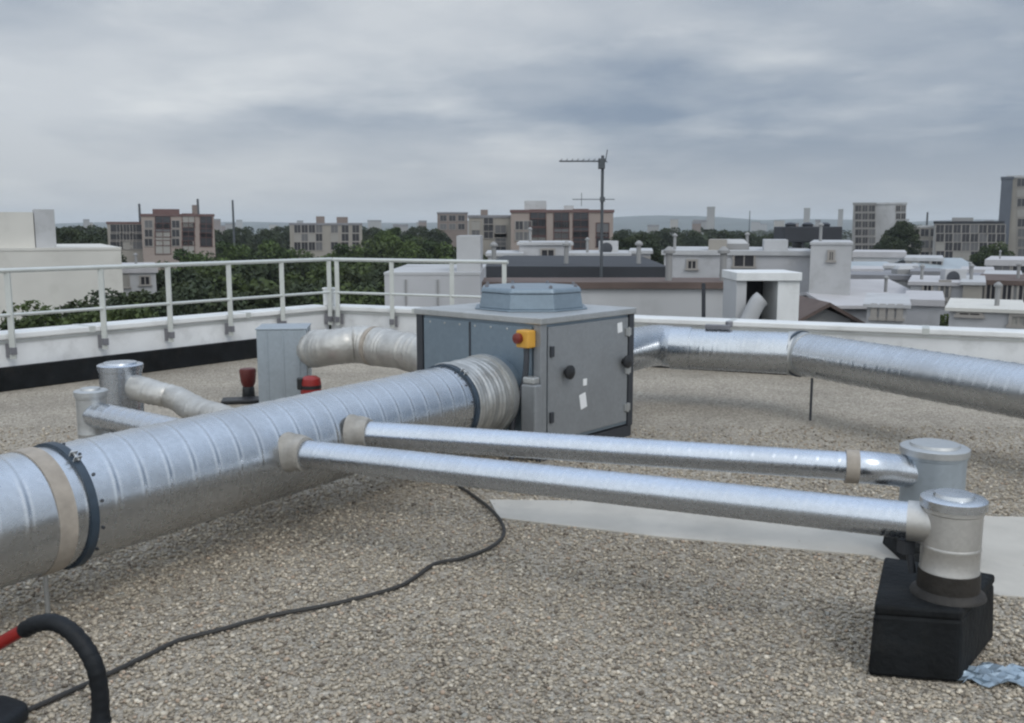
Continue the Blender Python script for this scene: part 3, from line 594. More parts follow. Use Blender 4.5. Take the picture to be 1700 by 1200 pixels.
# ------------------------------------------------------------------ loose gravel near the camera
def pebbles():
    t = (1+5**0.5)/2
    iv = np.array([(-1, t, 0), (1, t, 0), (-1, -t, 0), (1, -t, 0), (0, -1, t), (0, 1, t), (0, -1, -t), (0, 1, -t), (t, 0, -1), (t, 0, 1), (-t, 0, -1), (-t, 0, 1)], float); iv /= np.linalg.norm(iv[0])
    fi = np.array([(0, 11, 5), (0, 5, 1), (0, 1, 7), (0, 7, 10), (0, 10, 11), (1, 5, 9), (5, 11, 4), (11, 10, 2), (10, 7, 6), (7, 1, 8), (3, 9, 4), (3, 4, 2), (3, 2, 6), (3, 6, 8), (3, 8, 9), (4, 9, 5), (2, 4, 11), (6, 2, 10), (8, 6, 7), (9, 8, 1)])
    N = 120000
    y = 2.2 + 5.3*rng.random(N)**1.15; x = (rng.random(N)*2-1)*(0.60*y+0.7)
    keep = np.ones(N, bool)
    def inside(poly):
        r_ = np.zeros(N, bool); j = len(poly)-1
        for i in range(len(poly)):
            xi, yi = poly[i]; xj, yj = poly[j]
            cnd = ((yi > y) != (yj > y)) & (x < (xj-xi)*(y-yi)/(yj-yi+1e-12)+xi); r_ ^= cnd; j = i
        return r_
    dist = np.full(N, 9.0)
    for i in range(len(SLAB)):
        (x0, y0), (x1, y1) = SLAB[i-1], SLAB[i]; ex, ey = x1-x0, y1-y0
        t_ = np.clip(((x-x0)*ex+(y-y0)*ey)/(ex*ex+ey*ey), 0, 1); dist = np.minimum(dist, np.hypot(x-x0-t_*ex, y-y0-t_*ey))
    keep &= ~(inside(SLAB) & (rng.random(N) > 0.008+0.75*np.exp(-dist/(0.025+0.02*np.sin(x*5.3)+0.015*np.sin(x*13.1)+0.03)))); keep &= ~inside(pl)
    keep &= rng.random(N) < np.clip(1.3-(y-4.5)/3, 0.15, 1)
    x = x[keep]; y = y[keep]; N = len(x)
    r_ = 0.0032+0.0075*rng.random(N)**2.2
    sc = np.stack([r_*(0.8+0.6*rng.random(N)), r_*(0.8+0.5*rng.random(N)), r_*(0.5+0.4*rng.random(N))], 1)
    v = iv[None]*(1+0.25*(rng.random((N, 12, 1))-0.5))*sc[:, None, :]
    a = rng.random(N)*6.283; ca, sa = np.cos(a)[:, None], np.sin(a)[:, None]
    vx = v[:, :, 0]*ca - v[:, :, 1]*sa; vy = v[:, :, 0]*sa + v[:, :, 1]*ca; vz = v[:, :, 2] + (rng.random((N, 1))-0.5)*0.6*vx
    P = np.stack([vx+x[:, None], vy+y[:, None], vz + (r_*0.35+0.002)[:, None]], 2).reshape(-1, 3)
    F = (fi[None]+12*np.arange(N)[:, None, None]).reshape(-1, 3)
    me = bpy.data.meshes.new('loose_gravel'); me.vertices.add(len(P)); me.vertices.foreach_set('co', P.astype(np.float32).ravel())
    me.loops.add(F.size); me.loops.foreach_set('vertex_index', F.astype(np.int32).ravel())
    me.polygons.add(len(F)); me.polygons.foreach_set('loop_start', np.arange(0, F.size, 3, dtype=np.int32)); me.polygons.foreach_set('loop_total', np.full(len(F), 3, np.int32))
    me.update(); me.validate()
    pal = np.array([(0.14, 0.12, 0.10), (0.25, 0.218, 0.18), (0.32, 0.285, 0.235), (0.375, 0.333, 0.275), (0.43, 0.385, 0.32), (0.53, 0.485, 0.415), (0.36, 0.285, 0.225), (0.30, 0.295, 0.275)])
    idx = rng.choice(len(pal), N, p=[.06, .16, .26, .25, .15, .05, .04, .03]); c = pal[idx]*(0.85+0.3*rng.random((N, 1)))*1.10*np.array([1.02, 1.0, 0.96])*(1+0.10*np.sin(x*2.1+1.3*np.sin(y*1.7))*np.sin(y*2.6+x*0.7))[:, None]
    ca_ = me.color_attributes.new('tint', 'FLOAT_COLOR', 'POINT')
    cc_ = np.concatenate([np.repeat(c, 12, 0), np.ones((N*12, 1))], 1); ca_.data.foreach_set('color', cc_.astype(np.float32).ravel())
    me.materials.append(MT['pebble']); o = bpy.data.objects.new('loose_gravel', me); COL.objects.link(o)
    tag(o, 'grey brown loose roofing gravel spread over the flat roof', 'gravel', kind='stuff')
pebbles()

# ------------------------------------------------------------------ trees
def leaf_mesh(name, rx, rz, nclump, nleaf, size, cols, seed):
    g = np.random.default_rng(seed); V = []; C = []
    u = g.normal(size=(nclump, 3)); u /= np.linalg.norm(u, axis=1)[:, None]; rad = 0.45+0.5*g.random(nclump)
    cen = u*rad[:, None]*np.array([rx, rx, rz]); cen[:, 2] += rz*0.0
    cr = (0.20+0.16*g.random(nclump))*rx; tint = g.random(nclump)
    for k in range(nclump):
        n2 = nleaf//nclump; d = g.normal(size=(n2, 3)); d /= np.linalg.norm(d, axis=1)[:, None]
        p = cen[k]+d*(cr[k]*(0.35+0.65*g.random(n2)**0.5))[:, None]*np.array([1, 1, 0.8])
        a = g.normal(size=(n2, 3)); a /= np.linalg.norm(a, axis=1)[:, None]; b = np.cross(a, g.normal(size=(n2, 3))); b /= np.linalg.norm(b, axis=1)[:, None]
        s_ = size*(0.6+0.8*g.random(n2))[:, None]
        V.append(np.stack([p-a*s_*0.6, p+b*s_*0.35, p+a*s_*0.6, p-b*s_*0.35], 1))
        base = np.array(cols[0])*(1-tint[k])+np.array(cols[1])*tint[k]
        C.append(base[None]*(0.75+0.5*g.random((n2, 1))))
    V = np.concatenate(V); C = np.concatenate(C); N = len(V); P = V.reshape(-1, 3)
    me = bpy.data.meshes.new(name); me.vertices.add(N*4); me.vertices.foreach_set('co', P.astype(np.float32).ravel())
    me.loops.add(N*4); me.loops.foreach_set('vertex_index', np.arange(N*4, dtype=np.int32)); me.polygons.add(N)
    me.polygons.foreach_set('loop_start', np.arange(0, N*4, 4, dtype=np.int32)); me.polygons.foreach_set('loop_total', np.full(N, 4, np.int32)); me.update()
    at = me.color_attributes.new('tint', 'FLOAT_COLOR', 'POINT'); at.data.foreach_set('color', np.concatenate([np.repeat(C, 4, 0), np.ones((N*4, 1))], 1).astype(np.float32).ravel())
    me.materials.append(MT['leaf']); return me
GREENS = [((0.022, 0.038, 0.016), (0.068, 0.092, 0.030)), ((0.030, 0.050, 0.018), (0.090, 0.130, 0.036)), ((0.018, 0.030, 0.016), (0.052, 0.066, 0.030))]
CROWNS = [leaf_mesh('crown', 3.6, 4.6, 80, 20000, 0.27, GREENS[i % 3], 20+i) for i in range(3)]
def trunk_mesh():
    m = MB(); m.tube(smooth_path([(0, 0, 0), (0.05, 0.02, 3), (-0.05, 0.05, 6), (0.05, 0, 9)], 0.5), lambda u, k: 0.28-0.022*u, 10)
    for k in range(5):
        a = k*1.3; z = 4+k*0.9; m.tube([(0, 0, z), (1.1*math.cos(a), 1.1*math.sin(a), z+1.2), (1.9*math.cos(a), 1.9*math.sin(a), z+2.6)], lambda u, k_: 0.11-0.03*u, 7)
    o = m.build('trunk', MT['bark'], smooth=True); me = o.data; bpy.data.objects.remove(o); return me
TRUNK = trunk_mesh()
def tree(px, ytop, d, w, kind, label, group=None):
    top = gy(px, ytop, d); H = top.z-GROUND
    root = thing('tree', (top.x, top.y, GROUND), label, 'tree', group)
    t = bpy.data.objects.new('trunk', TRUNK); COL.objects.link(t); t.parent = root; t.scale = (1, 1, H/13)
    c = bpy.data.objects.new('crown', CROWNS[kind]); COL.objects.link(c); c.parent = root
    sx = w/8.2; sz = sx*random.uniform(0.8, 1.0); c.scale = (sx, sx, sz); c.location = (0, 0, H-4.9*sz); c.rotation_euler = (0, 0, random.random()*6.3)
G1 = 'trees in the leafy belt beyond the left railing'; LB1 = 'dense dark green tree in the leafy belt seen through the left railing'
for px, yt, d, w, k in ((310, 452, 46, 8.5, 2), (410, 446, 50, 8.5, 0), (505, 450, 48, 8, 2), (600, 455, 52, 8.5, 0), (690, 440, 60, 8, 2), (350, 425, 66, 9, 0), (455, 424, 70, 9.5, 2), (560, 428, 72, 9.5, 0), (650, 424, 80, 9, 2), (730, 425, 90, 9, 0), (255, 455, 60, 8, 0), (360, 462, 43, 8, 2), (460, 458, 45, 8, 2), (555, 460, 46, 8, 0), (650, 458, 50, 8, 2), (600, 436, 66, 8.5, 2), (505, 432, 64, 8.5, 0), (405, 430, 62, 8.5, 2), (300, 436, 58, 8, 2)):
    tree(px, yt, d, w, k, LB1, G1)
G2 = 'brighter trees behind the railing top'; LB2 = 'brighter green tree whose crown rises just above the railing top rail'
for px, yt, d, w, k in ((300, 408, 100, 9.5, 1), (372, 396, 105, 10, 1), (440, 392, 110, 10, 1), (520, 410, 112, 9, 0), (575, 400, 112, 10, 1), (625, 393, 118, 9.5, 0), (720, 394, 122, 10.5, 1), (765, 398, 128, 8, 0), (690, 390, 135, 8, 0)):
    tree(px, yt, d, w, k, LB2, G2)
tree(656, 374, 120, 8.0, 1, 'bright green tree whose rounded top stands highest above the railing')
for px, yt, d, w in ((95, 490, 27, 4.6), (150, 486, 29, 4.2), (212, 470, 31, 4.4), (262, 474, 33, 4.4), (120, 500, 25, 4.0), (185, 495, 26, 4.0), (240, 500, 27, 4.0)):
    tree(px, yt, d, w, 2 if d > 27 else 0, 'dark bushy tree in front of the white building at the left', 'bushy trees in front of the white building')
for px, yt, d, w, k in ((108, 372, 95, 7, 2), (150, 382, 95, 7.5, 2)):
    tree(px, yt, d, w, k, 'dark tree showing above the white building roof at the left', 'dark trees above the white building')
for px, yt, d, w, k in ((1040, 388, 95, 6, 2), (1068, 384, 98, 6, 2)):
    tree(px, yt, d, w, k, 'dark tree right of the antenna mast behind the white roofs', 'dark trees right of the antenna mast')
tree(1498, 362, 120, 5.5, 2, 'tall dark conical tree in front of the pale tower block')
tree(1478, 388, 118, 5.5, 2, 'lower dark tree at the foot of the pale tower block')
tree(1650, 398, 120, 5.5, 0, 'dark tree beside the tower at the right edge')
tree(1540, 507, 34, 3.2, 0, 'small dark tree between the roofs at the lower right')

for px, yt, d in ((112, 371, 190), (140, 369, 200), (168, 372, 180), (366, 376, 190), (400, 372, 210), (440, 375, 200), (468, 371, 220), (612, 372, 210), (640, 375, 200), (690, 371, 220), (715, 374, 200), (1035, 376, 210), (1075, 379, 190), (1110, 374, 220), (1150, 378, 200), (1195, 376, 210), (1235, 379, 190), (1285, 381, 180), (1520, 368, 230), (1535, 372, 220), (1622, 366, 230)):
    tree(px, yt, d, 10.5, 2, 'dark hazy tree in the band along the skyline between the distant blocks', 'dark trees along the skyline')
# far woods on the plain: too many to count
def far_woods():
    proto = CROWNS[2]; n0 = len(proto.vertices); P0 = np.zeros(n0*3, np.float32); proto.vertices.foreach_get('co', P0); P0 = P0.reshape(-1, 4, 3)
    C0 = np.zeros(n0*4, np.float32); proto.color_attributes['tint'].data.foreach_get('color', C0); C0 = C0.reshape(-1, 4, 4)
    Vs = []; Cs = []; g = np.random.default_rng(5)
    for k in range(420):
        d = 190+1500*g.random()**1.5; x = (g.random()*2-1)*0.62*d; sel = g.choice(len(P0), 420, replace=False)
        s_ = np.array([1.7, 1.7, 1.0])*(0.8+0.6*g.random()); q = P0[sel]; cen = q.mean(1, keepdims=True); q = (cen+(q-cen)*3.2)*s_ + np.array([x, d, GROUND+5.5+4*g.random()])
        Vs.append(q); Cs.append(C0[sel])
    V = np.concatenate(Vs); C = np.concatenate(Cs); N = len(V)
    me = bpy.data.meshes.new('far_woods'); me.vertices.add(N*4); me.vertices.foreach_set('co', V.astype(np.float32).ravel()); me.loops.add(N*4); me.loops.foreach_set('vertex_index', np.arange(N*4, dtype=np.int32))
    me.polygons.add(N); me.polygons.foreach_set('loop_start', np.arange(0, N*4, 4, dtype=np.int32)); me.polygons.foreach_set('loop_total', np.full(N, 4, np.int32)); me.update()
    at = me.color_attributes.new('tint', 'FLOAT_COLOR', 'POINT'); at.data.foreach_set('color', C.astype(np.float32).ravel()); me.materials.append(MT['leaf'])
    o = bpy.data.objects.new('far_woods', me); COL.objects.link(o); tag(o, 'hazy dark woods and gardens spread over the far plain', 'woods', kind='stuff')
far_woods()

# ------------------------------------------------------------------ buildings
WCACHE = {}
def window_meshes(w, h, fm, pm):
    key = (round(w, 2), round(h, 2), fm, pm)
    if key not in WCACHE:
        f = MB(); t = 0.09
        f.box((0, -0.03, h/2-t/2), (w, 0.10, t)).box((0, -0.03, -h/2+t/2), (w+0.1, 0.14, t)); f.box((-w/2+t/2, -0.03, 0), (t, 0.10, h-2*t)).box((w/2-t/2, -0.03, 0), (t, 0.10, h-2*t)); f.box((0, -0.025, 0), (0.05, 0.06, h-2*t))
        o = f.build('window', MT[fm]); a = o.data; bpy.data.objects.remove(o)
        o = MB().box((0, -0.005, 0), (w-2*t+0.01, 0.03, h-2*t+0.01)).build('pane', MT[pm]); b = o.data; bpy.data.objects.remove(o)
        WCACHE[key] = (a, b)
    return WCACHE[key]
def building(name, label, px0, px1, ytop, d, depth, wall, roof, wins=(), yaw=None, group=None, extra=(), base=GROUND, roofh=0.35, cat='building', over=0.12):
    """box building whose front stands at depth d between two picture columns; wins = (px, py, w, h); extra = rooftop boxes (name, px0, px1, ytop, material)"""
    a = gy(px0, ytop, d); b = gy(px1, ytop, d); w = b.x-a.x; xc = (a.x+b.x)/2; zt = a.z
    root = thing(name, (xc, d, base), label, cat, group)
    MB().box((xc, d+depth/2, (base+zt-roofh)/2), (w, depth, zt-roofh-base)).build('wall', MT[wall], root)
    rf = MB(); rf.box((xc, d+depth/2, zt-roofh/2), (w+2*over, depth+2*over, roofh)); rf.build('roof', MT[roof], root)
    for px, py, ww, hh, *st_ in wins:
        p = gy(px, py, d); fm, pm = st_ if st_ else ('winf', 'pane'); A, Bm = window_meshes(ww, hh, fm, pm)
        o = bpy.data.objects.new('window', A); COL.objects.link(o); o.parent = root; o.location = (p.x-xc, 0, p.z-base)
        q = bpy.data.objects.new('pane', Bm if random.random() < 0.6 else window_meshes(ww, hh, fm, random.choice(('pane_light', 'pane_mid', 'pane_mid')))[1]); COL.objects.link(q); q.parent = o
    for nm, e0_, e1_, ey, em in extra:
        A = gy(e0_, ey, d+0.6); Bq = gy(e1_, ey, d+0.6); ew = Bq.x-A.x
        MB().box(((A.x+Bq.x)/2, d+0.6+min(depth*0.5, 3)/2, (zt+A.z)/2), (ew, min(depth*0.5, 3), max(0.1, A.z-zt)+0.004)).build(nm, MT[em], root)
    if yaw is None: yaw = -math.atan(((px0+px1)/2-850)/FPX)
    root.rotation_euler = (0, 0, yaw)
    return root
def grid(px0, px1, nx, y0, y1, ny, w, h, *st_):
    return [(px0+(px1-px0)*i/max(1, nx-1), y0+(y1-y0)*j/max(1, ny-1), w, h, *st_) for i in range(nx) for j in range(ny)]

# left white building and its neighbour
building('white_building', 'plain white building with tall upper block at the left edge behind the bushes', -140, 188, 412, 44, 12, 'b_white', 'b_white', roofh=0.12, over=0.03,
         extra=(('upper_block', -140, 62, 352, 'b_white'), ('stair_tower', 63, 94, 347, 'b_pale')))
building('low_white_building', 'lower pale building with flat roof right of the plain white building', 196, 256, 444, 52, 8, 'b_pale', 'rooflilac', roofh=0.3, wins=((206, 462, 0.7, 1.1), (240, 466, 0.6, 0.6)))
# apartments on the horizon, left to right
building('apartment_building', 'low pinkish apartment block left of the taller pink one behind the trees', 180, 240, 368, 145, 12, 'b_beige', 'roofred', grid(195, 225, 3, 380, 406, 3, 1.9, 1.5))
building('apartment_building', 'pinkish apartment block with dark red bays and rooftop hut, behind the left trees', 238, 352, 355, 140, 12, 'b_pink', 'roofred',
         [(272, 368+i*14, 2.2, 2.1, 'shutter', 'pane') for i in range(4)] + [(312, 366+i*15, 1.8, 2.1, 'shutter', 'pane') for i in range(4)] + [(340, 368+i*15, 1.8, 2.1, 'shutter', 'pane') for i in range(3)] + grid(250, 292, 2, 372, 402, 3, 1.2, 1.2),
         extra=(('roof_hut', 258, 300, 347, 'roofred'), ('chimney', 320, 328, 340, 'b_brown')))
building('apartment_building', 'beige apartment block with two dark rooftop boxes behind the trees', 482, 600, 370, 160, 12, 'b_beige', 'roofgrey', grid(495, 530, 4, 380, 408, 3, 1.2, 1.6) + grid(555, 590, 3, 380, 408, 3, 1.3, 1.4),
         extra=(('rooftop_box', 526, 540, 359, 'b_brown'), ('rooftop_box', 560, 578, 360, 'b_brown')))
building('apartment_building', 'small brown building with dark roof on the skyline left of the largest block', 726, 776, 352, 210, 10, 'b_brown', 'roofgrey', grid(736, 766, 3, 362, 376, 2, 1.6, 1.4))
building('apartment_building', 'grey beige apartment wing with dark windows left of the red brown block', 778, 850, 357, 128, 12, 'b_beige', 'roofgrey', [(811, 372+i*12, 1.4, 2.0) for i in range(2)] + [(831, 384+i*14, 1.6, 1.8) for i in range(3)] + grid(790, 800, 1, 374, 404, 3, 1.2, 1.3), extra=(('rooftop_box', 798, 810, 348, 'b_brown'),))
building('apartment_building', 'large beige apartment block with red brown roofs and dark bays behind the antenna', 848, 1018, 348, 120, 14, 'b_pink', 'roofred',
         [(893, 362+i*15, 2.1, 2.2, 'shutter', 'pane') for i in range(4)] + [(932, 364+i*18, 2.0, 2.3, 'shutter', 'pane') for i in range(4)] + [(964, 362+i*18, 2.0, 2.3, 'shutter', 'pane') for i in range(4)] + [(1000, 382+i*16, 1.7, 1.9, 'shutter', 'pane') for i in range(2)] + grid(862, 876, 2, 374, 392, 2, 1.1, 1.2),
         extra=(('roof_hut', 870, 906, 333, 'b_pale'), ('roof_hut', 936, 952, 341, 'b_pale')))
# towers at the right
building('tower_block', 'pale tower block rising above the right hand roofs beside a darker wing', 1452, 1503, 336, 180, 12, 'b_pale', 'b_pale', grid(1490, 1498, 2, 346, 410, 6, 0.9, 1.2))
building('tower_block', 'darker grey tower wing with balconies attached left of the pale tower', 1418, 1453, 336, 178, 12, 'b_grey', 'b_grey', grid(1426, 1446, 3, 346, 412, 6, 1.4, 1.3))
building('tower_block', 'tall tower cut by the right edge with a dark slate left face', 1680, 1790, 290, 150, 11, 'b_beige', 'b_pale', grid(1700, 1780, 6, 302, 420, 8, 1.3, 1.4))
building('tower_block', 'narrow dark slate slab at the left of the tower on the right edge', 1664, 1681, 293, 152, 9, 'slate', 'slate')
building('apartment_building', 'beige low apartment block right of the conical tree', 1512, 1556, 374, 150, 10, 'b_beige', 'b_pale', grid(1520, 1550, 3, 386, 424, 3, 1.3, 1.3))
building('apartment_building', 'grey apartment block with dark flat roof left of the right edge tower', 1556, 1660, 367, 140, 10, 'b_grey', 'roofdark', grid(1565, 1655, 8, 380, 424, 4, 1.3, 1.4), extra=(('rooftop_box', 1580, 1612, 361, 'b_grey'),))
# neighbouring roofs
W1 = building('rooftop_block', 'white panelled rooftop block behind the railing left of the unit', 638, 797, 452, 17.5, 4.0, 'b_lav', 'b_pale', roofh=0.05, over=0.01, yaw=0)
for px in (674, 727): MB().box((gy(px, 480, 17.5).x, 17.49, -6.6), (0.03, 0.03, 14.5)).build('panel_joint', MT['b_grey'], W1)
MB().box(((gy(756, 440, 17.5).x+gy(797, 440, 17.5).x)/2, 18.6, -6.4), (0.45, 1.5, 15.2+0.5)).build('pier', MT['b_pale'], W1)
W2 = building('low_building', 'long low grey building with dark flat roof edge behind the unit', 800, 1246, 468, 18.5, 1.6, 'b_pale', 'roofbrown', roofh=0.13, over=0.08, yaw=0)
building('low_building', 'wide dark roofed building just behind the long low grey one', 800, 1100, 442, 26, 10, 'b_grey', 'roofdark', roofh=0.3)
for i, (px0, px1, yt, d, lab) in enumerate(((862, 948, 402, 50, 'tall white rooftop box in front of the apartment block'), (810, 866, 420, 48, 'low pale rooftop box at the left end of the white roofs'), (946, 1044, 420, 46, 'long white rooftop hall behind the antenna foot'), (1048, 1080, 416, 47, 'small white rooftop box right of the antenna mast'))):
    building('rooftop_block', lab, px0, px1, yt, d, 6, 'b_lav', 'b_pale', roofh=0.15, wins=((px0+(px1-px0)*0.55, yt+18, 0.8, 0.5),))
building('white_building', 'long pale building with stepped flat roof in the middle right distance', 1104, 1346, 416, 42, 9, 'b_lav', 'b_pale', roofh=0.2,
         extra=(('rooftop_box', 1172, 1202, 398, 'b_beige'), ('rooftop_box', 1262, 1300, 398, 'b_pale')), wins=((1235, 432, 1.0, 0.7), (1150, 440, 0.5, 0.5)))
building('white_building', 'taller white block at the right end of the long pale building', 1348, 1413, 402, 38, 8, 'b_pale', 'b_pale', roofh=0.1, over=0.04, wins=((1380, 425, 0.3, 0.5),))
m = MB(); p0 = gy(1303, 376, 47); p1 = gy(1398, 402, 47)
sc = thing('roof_plant', ((p0.x+p1.x)/2, 47, p1.z), 'long black roof plant housing on top of the pale building', 'roof plant')
MB().box(((p0.x+p1.x)/2, 48, (p0.z+p1.z)/2), (p1.x-p0.x, 2.0, p0.z-p1.z)).build('housing', MT['roofdark'], sc, bevel=0.05)
lg = MB()
for f_ in (0.08, 0.35, 0.65, 0.92): lg.box((p0.x+(p1.x-p0.x)*f_, 48, p1.z-0.75), (0.12, 1.6, 1.5))
lg.build('legs', MT['dark_metal'], sc)
for f_ in (0.2, 0.5, 0.8): MB().lathe((p0.x+(p1.x-p0.x)*f_, 48, p0.z), [(0.25, 0), (0.28, 0.12), (0.16, 0.2), (0, 0.22)], 16).build('fan_cowl', MT['dark_metal'], sc, True)
# white portal with swan-neck pipe
q0 = gy(1222, 452, 15.5); q1 = gy(1330, 466, 15.5)
po = thing('white_portal', ((q0.x+q1.x)/2, 15.5, -1.2), 'white portal frame with a dark opening beyond the right parapet', 'portal')
MB().box(((q0.x+q1.x)/2, 16.0, (q0.z+q1.z)/2), (q1.x-q0.x, 1.1, q0.z-q1.z)).build('beam', MT['cap'], po, bevel=0.01)
r0 = gy(1292, 466, 15.5); r1 = gy(1325, 535, 15.5)
MB().box(((r0.x+r1.x)/2, 16.0, (q1.z-1.2)/2-0.002), (r1.x-r0.x, 1.0, q1.z+1.2)).build('right_post', MT['cap'], po)
r2 = gy(1240, 466, 15.5); MB().box(((q0.x+0.02+r2.x)/2, 16.0, (q1.z-1.2)/2-0.002), (r2.x-q0.x-0.02, 0.98, q1.z+1.2)).build('left_post', MT['b_pale'], po)
MB().box(((r0.x+r2.x)/2, 16.45, (q1.z-1.2)/2-0.002), (r0.x-r2.x-0.004, 0.06, q1.z+1.2)).build('opening_back', MT['roofdark'], po)
m = MB(); sp_ = [gy(x, y, 15.35) for x, y in ((1237, 600), (1239, 545), (1247, 522), (1257, 503), (1265, 495))]
m.tube(smooth_path(sp_, 0.03), (lambda u, k: 0.135), 24)
tag(m.build('swan_neck_pipe', MT['b_pale'], smooth=True), 'pale swan neck vent pipe in the opening of the white portal', 'vent pipe')
# jumble of roofs lower right
def gable(label, px0, px1, yeave, yridge, d, depth, wall, roof, wins=(), over=0.35, axis='x'):
    a = gy(px0, yeave, d); b = gy(px1, yeave, d); zr = gy(px0, yridge, d).z; xc = (a.x+b.x)/2; w = b.x-a.x
    root = thing('gable_house', (xc, d, GROUND), label, 'house')
    MB().box((xc, d+depth/2, (GROUND+a.z)/2), (w, depth, a.z-GROUND)).build('wall', MT[wall], root)
    t = 0.12; m = MB()
    if axis == 'x':                                                      # gable faces the camera
        g_ = MB(); g_.add([(a.x, d+0.01, a.z), (b.x, d+0.01, a.z), (xc, d+0.01, zr-t), (a.x, d+depth, a.z), (b.x, d+depth, a.z), (xc, d+depth, zr-t)], [(0, 1, 2), (5, 4, 3), (0, 2, 5, 3), (1, 4, 5, 2), (0, 3, 4, 1)]); g_.build('gable_wall', MT[wall], root)
        for s_, e in ((-1, a.x-over), (1, b.x+over)):
            ze = a.z - (zr-a.z)*over/(w/2)
            vs = [(e, d-over, ze), (xc, d-over, zr), (xc, d+depth+over, zr), (e, d+depth+over, ze)]
            vs += [(x, y, z+t) for x, y, z in vs]; m.add(vs, [(0, 1, 2, 3), (7, 6, 5, 4), (0, 4, 5, 1), (1, 5, 6, 2), (2, 6, 7, 3), (3, 7, 4, 0)])
    else:
        zb = zr; ze = a.z
        vs = [(a.x-over, d-over, ze), (b.x+over, d-over, ze), (b.x+over, d+depth*0.5, zb), (a.x-over, d+depth*0.5, zb), (a.x-over, d+depth+over, ze), (b.x+over, d+depth+over, ze)]
        vs += [(x, y, z-t) for x, y, z in vs]; m.add(vs, [(0, 1, 2, 3), (3, 2, 5, 4), (6, 9, 8, 7), (9, 10, 11, 8), (0, 6, 7, 1), (4, 5, 11, 10), (0, 3, 9, 6), (3, 4, 10, 9), (1, 7, 8, 2), (2, 8, 11, 5)])
    m.build('roof', MT[roof], root)
    for px, py, ww, hh in wins:
        p = gy(px, py, d); A, Bm = window_meshes(ww, hh, 'winf', 'pane'); o = bpy.data.objects.new('window', A); COL.objects.link(o); o.parent = root; o.location = (p.x-xc, 0, p.z-GROUND)
        q = bpy.data.objects.new('pane', Bm); COL.objects.link(q); q.parent = o
gable('grey house with dark brown gable roof just right of the white portal', 1330, 1412, 530, 507, 30, 6, 'b_grey', 'roofbrown')
gable('house with long pale roof and brown eaves in the lower right jumble', 1362, 1512, 488, 470, 44, 7, 'b_brown', 'rooflilac', axis='y')
gable('house with pale pinkish roof and shaded eaves right of the white portal', 1385, 1500, 506, 492, 36, 5, 'b_lav', 'rooflilac', axis='y')
building('low_building', 'pale lilac low building with narrow windows at the lower right', 1442, 1503, 505, 28, 5, 'b_lav', 'b_pale', grid(1452, 1492, 4, 518, 518, 1, 0.18, 0.5), roofh=0.1)
building('white_building', 'pale house with two dark windows in the right jumble', 1516, 1600, 468, 40, 6, 'b_lav', 'rooflilac', ((1541, 484, 0.45, 0.8), (1567, 482, 0.5, 0.9), (1553, 501, 1.1, 0.4)), roofh=0.15)
building('low_building', 'beige block between the pale house and the dark carport', 1601, 1630, 468, 39, 6, 'b_beige', 'b_pale', roofh=0.12)
cp = building('carport', 'dark open fronted carport building at the right edge', 1632, 1760, 466, 40, 6, 'b_grey', 'roofbrown', [(1650+i*24, 488, 0.5, 0.9) for i in range(4)], roofh=0.2)
building('low_building', 'low white flat roofed shed along the lower right edge', 1582, 1690, 512, 27, 4, 'b_lav', 'b_white', roofh=0.1, wins=((1612, 522, 0.7, 0.22), (1684, 530, 0.5, 0.42)))
gable('long hall with blue glazed roof at the right', 1560, 1648, 462, 432, 85, 14, 'b_pale', 'roofblue', axis='y')
gable('smaller hall with blue glazed roof in front of the tower wing', 1416, 1510, 462, 438, 80, 12, 'b_pale', 'roofblue', axis='y')
building('low_building', 'pale hall with flat roof under the tower at the right edge', 1646, 1790, 432, 80, 12, 'b_pale', 'rooflilac', roofh=0.5, wins=grid(1670, 1750, 4, 446, 446, 1, 1.6, 0.9))
building('low_building', 'dark shaded flat building in front of the blue glazed halls', 1360, 1640, 457, 60, 8, 'b_grey', 'roofgrey', roofh=0.3)
building('low_building', 'pale building with white roof below the pale tower', 1420, 1500, 418, 100, 10, 'b_pale', 'rooflilac', roofh=0.6)
building('low_building', 'pale white block below the beige low apartments', 1506, 1562, 428, 90, 10, 'b_lav', 'b_pale', roofh=0.3, wins=grid(1515, 1553, 3, 440, 440, 1, 1.0, 1.0))

